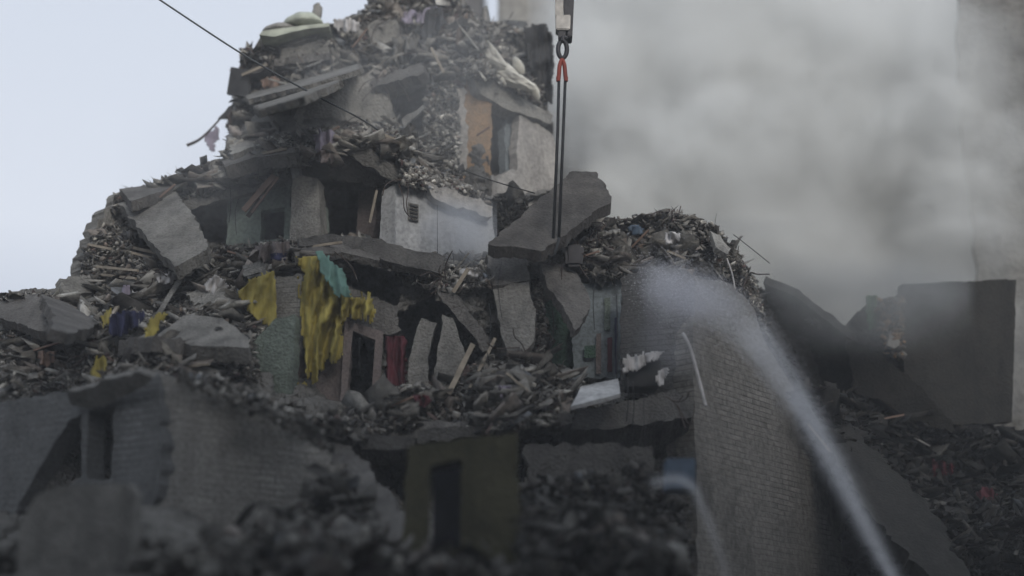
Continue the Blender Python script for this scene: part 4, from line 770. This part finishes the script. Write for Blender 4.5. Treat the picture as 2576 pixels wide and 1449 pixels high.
# ------------------------------------------------------------------ smoke (real volume between ruin and tower)
def smoke_mat(name, col, dens, blobs, nscale, thr, aniso=0.2, warp=2.0, soft=0.25):
    m = bpy.data.materials.new(name); m.use_nodes = True; n = m.node_tree; n.nodes.clear(); L = n.links.new
    out = N(n, 'ShaderNodeOutputMaterial'); pv = N(n, 'ShaderNodeVolumePrincipled'); L(pv.outputs[0], out.inputs['Volume'])
    pv.inputs['Color'].default_value = (*col, 1); pv.inputs['Anisotropy'].default_value = aniso
    g = N(n, 'ShaderNodeNewGeometry')
    nz = N(n, 'ShaderNodeTexNoise'); nz.inputs['Scale'].default_value = nscale; nz.inputs['Detail'].default_value = 7; nz.inputs['Roughness'].default_value = 0.6
    L(g.outputs['Position'], nz.inputs['Vector'])
    acc = None
    wp = N(n, 'ShaderNodeVectorMath', operation='MULTIPLY_ADD'); wp.inputs[1].default_value = (warp,)*3; L(nz.outputs['Color'], wp.inputs[0]); L(g.outputs['Position'], wp.inputs[2])
    for c, r, k in blobs:
        sb = N(n, 'ShaderNodeVectorMath', operation='SUBTRACT'); L(wp.outputs[0], sb.inputs[0]); sb.inputs[1].default_value = (c.x+warp/2, c.y+warp/2, c.z+warp/2)
        dv = N(n, 'ShaderNodeVectorMath', operation='DIVIDE'); L(sb.outputs[0], dv.inputs[0]); dv.inputs[1].default_value = r
        ln = N(n, 'ShaderNodeVectorMath', operation='LENGTH'); L(dv.outputs[0], ln.inputs[0])
        mr = N(n, 'ShaderNodeMapRange', interpolation_type='SMOOTHSTEP'); mr.inputs['From Min'].default_value = 1; mr.inputs['From Max'].default_value = 0; mr.inputs['To Max'].default_value = k
        L(ln.outputs['Value'], mr.inputs['Value'])
        if acc is None: acc = mr.outputs[0]
        else:
            ad = N(n, 'ShaderNodeMath', operation='ADD'); L(acc, ad.inputs[0]); L(mr.outputs[0], ad.inputs[1]); acc = ad.outputs[0]
    nr = N(n, 'ShaderNodeMapRange'); nr.inputs['From Min'].default_value = thr; nr.inputs['From Max'].default_value = thr+soft; L(nz.outputs[0], nr.inputs['Value'])
    mu = N(n, 'ShaderNodeMath', operation='MULTIPLY'); L(acc, mu.inputs[0]); L(nr.outputs[0], mu.inputs[1])
    m2 = N(n, 'ShaderNodeMath', operation='MULTIPLY'); L(mu.outputs[0], m2.inputs[0]); m2.inputs[1].default_value = dens
    L(m2.outputs[0], pv.inputs['Density']); return m
def volume_box(name, label, a, b, mat, cat='smoke', group=None):
    o = bxo(name, a[0], a[1], a[2], b[0], b[1], b[2], mat); tag(o, label, cat, group, 'stuff'); return o
bl = [(P(1750,150,40), (5.5,4,5), 1.0), (P(2150,250,40), (6,4,5.5), 1.0), (P(1950,480,40), (6,4,3.6), .9), (P(2400,550,40), (4.5,4,4), .7), (P(1600,60,41), (4,4,4), .6), (P(2400,60,41), (4,4,4), .6), (P(1590,450,36.8), (2.2,1.6,2.8), 1.6), (P(1750,400,37.5), (3.5,2,2.6), .9), (P(2150,720,40), (4,4,2), .35), (P(1480,250,39), (2.2,3,3), .35), (P(2400,780,40), (3,4,2), .3), (P(2440,350,36.9), (2.5,1.2,5.5), .9), (P(2300,900,38), (4,3,2.5), .6), (P(1960,640,38), (3.5,3,2.5), .5)]
db = [(P(950,250,29.5), (4.2,1.6,3.0), 1.0), (P(600,450,28.8), (3.5,1.5,2.5), .7), (P(1250,330,30), (2.5,1.5,2.5), .9), (P(1180,120,30.5), (2.5,1.5,2), 1.0)]
volume_box('dust', 'thin dust drifting round the upper storeys', (P(330,0,29).x, 27.5, P(0,640,29).z), (P(1450,0,31).x, 31.2, P(0,0,31).z), smoke_mat('dust_cloud', (0.9, 0.92, 0.94), 0.14, db, 0.5, 0.25, warp=1.5), 'dust')
fb = [(P(2180,770,31.2), (3.2,.9,1.5), 1.0), (P(1800,560,30.9), (2.6,.7,.9), .5), (P(2330,730,31), (1.8,.8,1.0), .8), (P(2000,700,31.2), (1.6,.8,.9), .7)]
volume_box('smoke', 'grey smoke hanging over the dark roof slab and the square panel', (P(1560,700,30).x, 30.2, P(0,950,30).z), (P(2480,700,30).x, 32.0, P(0,560,31).z), smoke_mat('low_smoke', (0.6, 0.61, 0.61), 1.3, fb, 0.6, 0.25, warp=1.0))
a_ = P(1380, 0, 40); b_ = P(2600, 0, 40)
volume_box('smoke', 'thick pale smoke rising right of the ruin', (P(1330,0,38).x, 35.6, 8), (P(2680,0,44).x, 44, 26), smoke_mat('smoke', (0.955, 0.965, 0.955), 2.3, bl, 0.33, 0.27, aniso=0.0, soft=0.33, warp=5.0))
vb = [(P(1180,590,28.9), (1.3,.8,1.1), 1.0), (P(1120,540,28.9), (.8,.7,.8), .4)]
volume_box('smoke', 'thin smoke wisp in front of the white partition', (P(1050,600,28.4).x, 28.0, P(0,660,28.4).z), (P(1250,600,28.4).x, 29.3, P(0,450,28.4).z), smoke_mat('smoke_wisp', (0.85, 0.88, 0.93), 1.6, vb, 1.5, 0.3, warp=0.5))
# ------------------------------------------------------------------ water: jet, mist and second stream
def water_mat(name, d, col=(0.95, 0.955, 0.975)):
    m = bpy.data.materials.new(name); m.use_nodes = True; n = m.node_tree; n.nodes.clear()
    out = N(n, 'ShaderNodeOutputMaterial'); pv = N(n, 'ShaderNodeVolumePrincipled'); n.links.new(pv.outputs[0], out.inputs['Volume'])
    pv.inputs['Color'].default_value = (*col, 1); pv.inputs['Density'].default_value = d; pv.inputs['Anisotropy'].default_value = 0.1
    return m
jet = bez([P(2260,1480,17), P(2150,1270,19), P(2040,1060,21), P(1930,890,23), P(1850,800,24.5), P(1740,730,25.6), P(1650,700,26.0)], 12)
J = empty('water_jet', 'wide white water jet arching from the bottom right onto the brick wing', 'water jet'); J.location = jet[0]
for r0, r1, dd, cut in ((0.04, 0.16, 0.8, 30), (0.07, 0.30, 0.35, 44), (0.14, 0.55, 0.09, 60)):
    o = tube('spray', jet[:cut], r0, water_mat('spray_%d' % int(dd*100), dd), None, 20, r2=r1); o.parent = J; o.location -= J.location
wdrop = plain('water_drops', (0.62, 0.64, 0.7), 0.3, 0, 0.1)
def drops(name, path, n, r0, r1, s0, s1):
    V = []; Fc = []; rn = random.Random(11)
    for i in range(n):
        t = rn.random()**0.8; q = t*(len(path)-1); k = min(int(q), len(path)-2); p = path[k].lerp(path[k+1], q-k); R = r0+(r1-r0)*t
        o_ = Vector((rn.gauss(0, 1), rn.gauss(0, 1), rn.gauss(0, 1)))*R*0.55; s = rn.uniform(s0, s1); d = (path[k+1]-path[k]).normalized()
        c = p+o_; a = d.orthogonal().normalized(); b = d.cross(a); st = len(V)
        V += [c+d*s*3, c-d*s*3, c+a*s, c-a*s, c+b*s, c-b*s]
        Fc += [(st, st+2, st+4), (st, st+4, st+3), (st, st+3, st+5), (st, st+5, st+2), (st+1, st+4, st+2), (st+1, st+3, st+4), (st+1, st+5, st+3), (st+1, st+2, st+5)]
    return link(name, mesh(name, V, Fc), wdrop)
o = drops('droplets', jet, 16000, 0.05, 0.62, 0.0015, 0.006); o.parent = J; o.location -= J.location; o['kind'] = 'stuff'
mb = [(P(1700,735,25.4), (1.0,.9,.75), 1.0), (P(1790,770,25.2), (.9,.8,.7), .7), (P(1690,840,25.4), (.9,.8,1.1), .35), (P(1650,700,25.6), (.6,.7,.5), .5)]
volume_box('mist', 'bluish mist where the jet strikes the brick wing', (P(1540,700,25).x, 24.0, P(0,1040,25).z), (P(1930,700,25).x, 26.6, P(0,620,25).z), smoke_mat('mist', (0.88, 0.89, 0.95), 1.0, mb, 1.6, 0.25, warp=0.6), 'mist')
st = bez([P(1838,1480,16.5), P(1800,1360,17.5), P(1765,1270,18.4), P(1742,1225,19), P(1700,1205,19.6), P(1640,1215,20.2)], 10)
S = empty('water_stream', 'thin pale water stream curving at the bottom right of centre', 'water stream'); S.location = st[0]
for r0, r1, dd in ((0.02, 0.05, 1.2), (0.05, 0.12, 0.5)):
    o = tube('spray', st, r0, water_mat('stream_%d' % int(dd*10), dd), None, 14, r2=r1); o.parent = S; o.location -= S.location

# ------------------------------------------------------------------ dusty air over the whole yard
hz = bpy.data.materials.new('haze_air'); hz.use_nodes = True; n_ = hz.node_tree; n_.nodes.clear()
ho = n_.nodes.new('ShaderNodeOutputMaterial'); hv = n_.nodes.new('ShaderNodeVolumePrincipled'); n_.links.new(hv.outputs[0], ho.inputs['Volume'])
hv.inputs['Color'].default_value = (0.9, 0.92, 0.95, 1); hv.inputs['Density'].default_value = 0.0024; hv.inputs['Anisotropy'].default_value = 0.0
hb_ = bxo('haze', -55, -30, -1.5, 55, 75, 60, hz); tag(hb_, 'thin dusty air over the yard and the ruin', 'haze', kind='stuff')
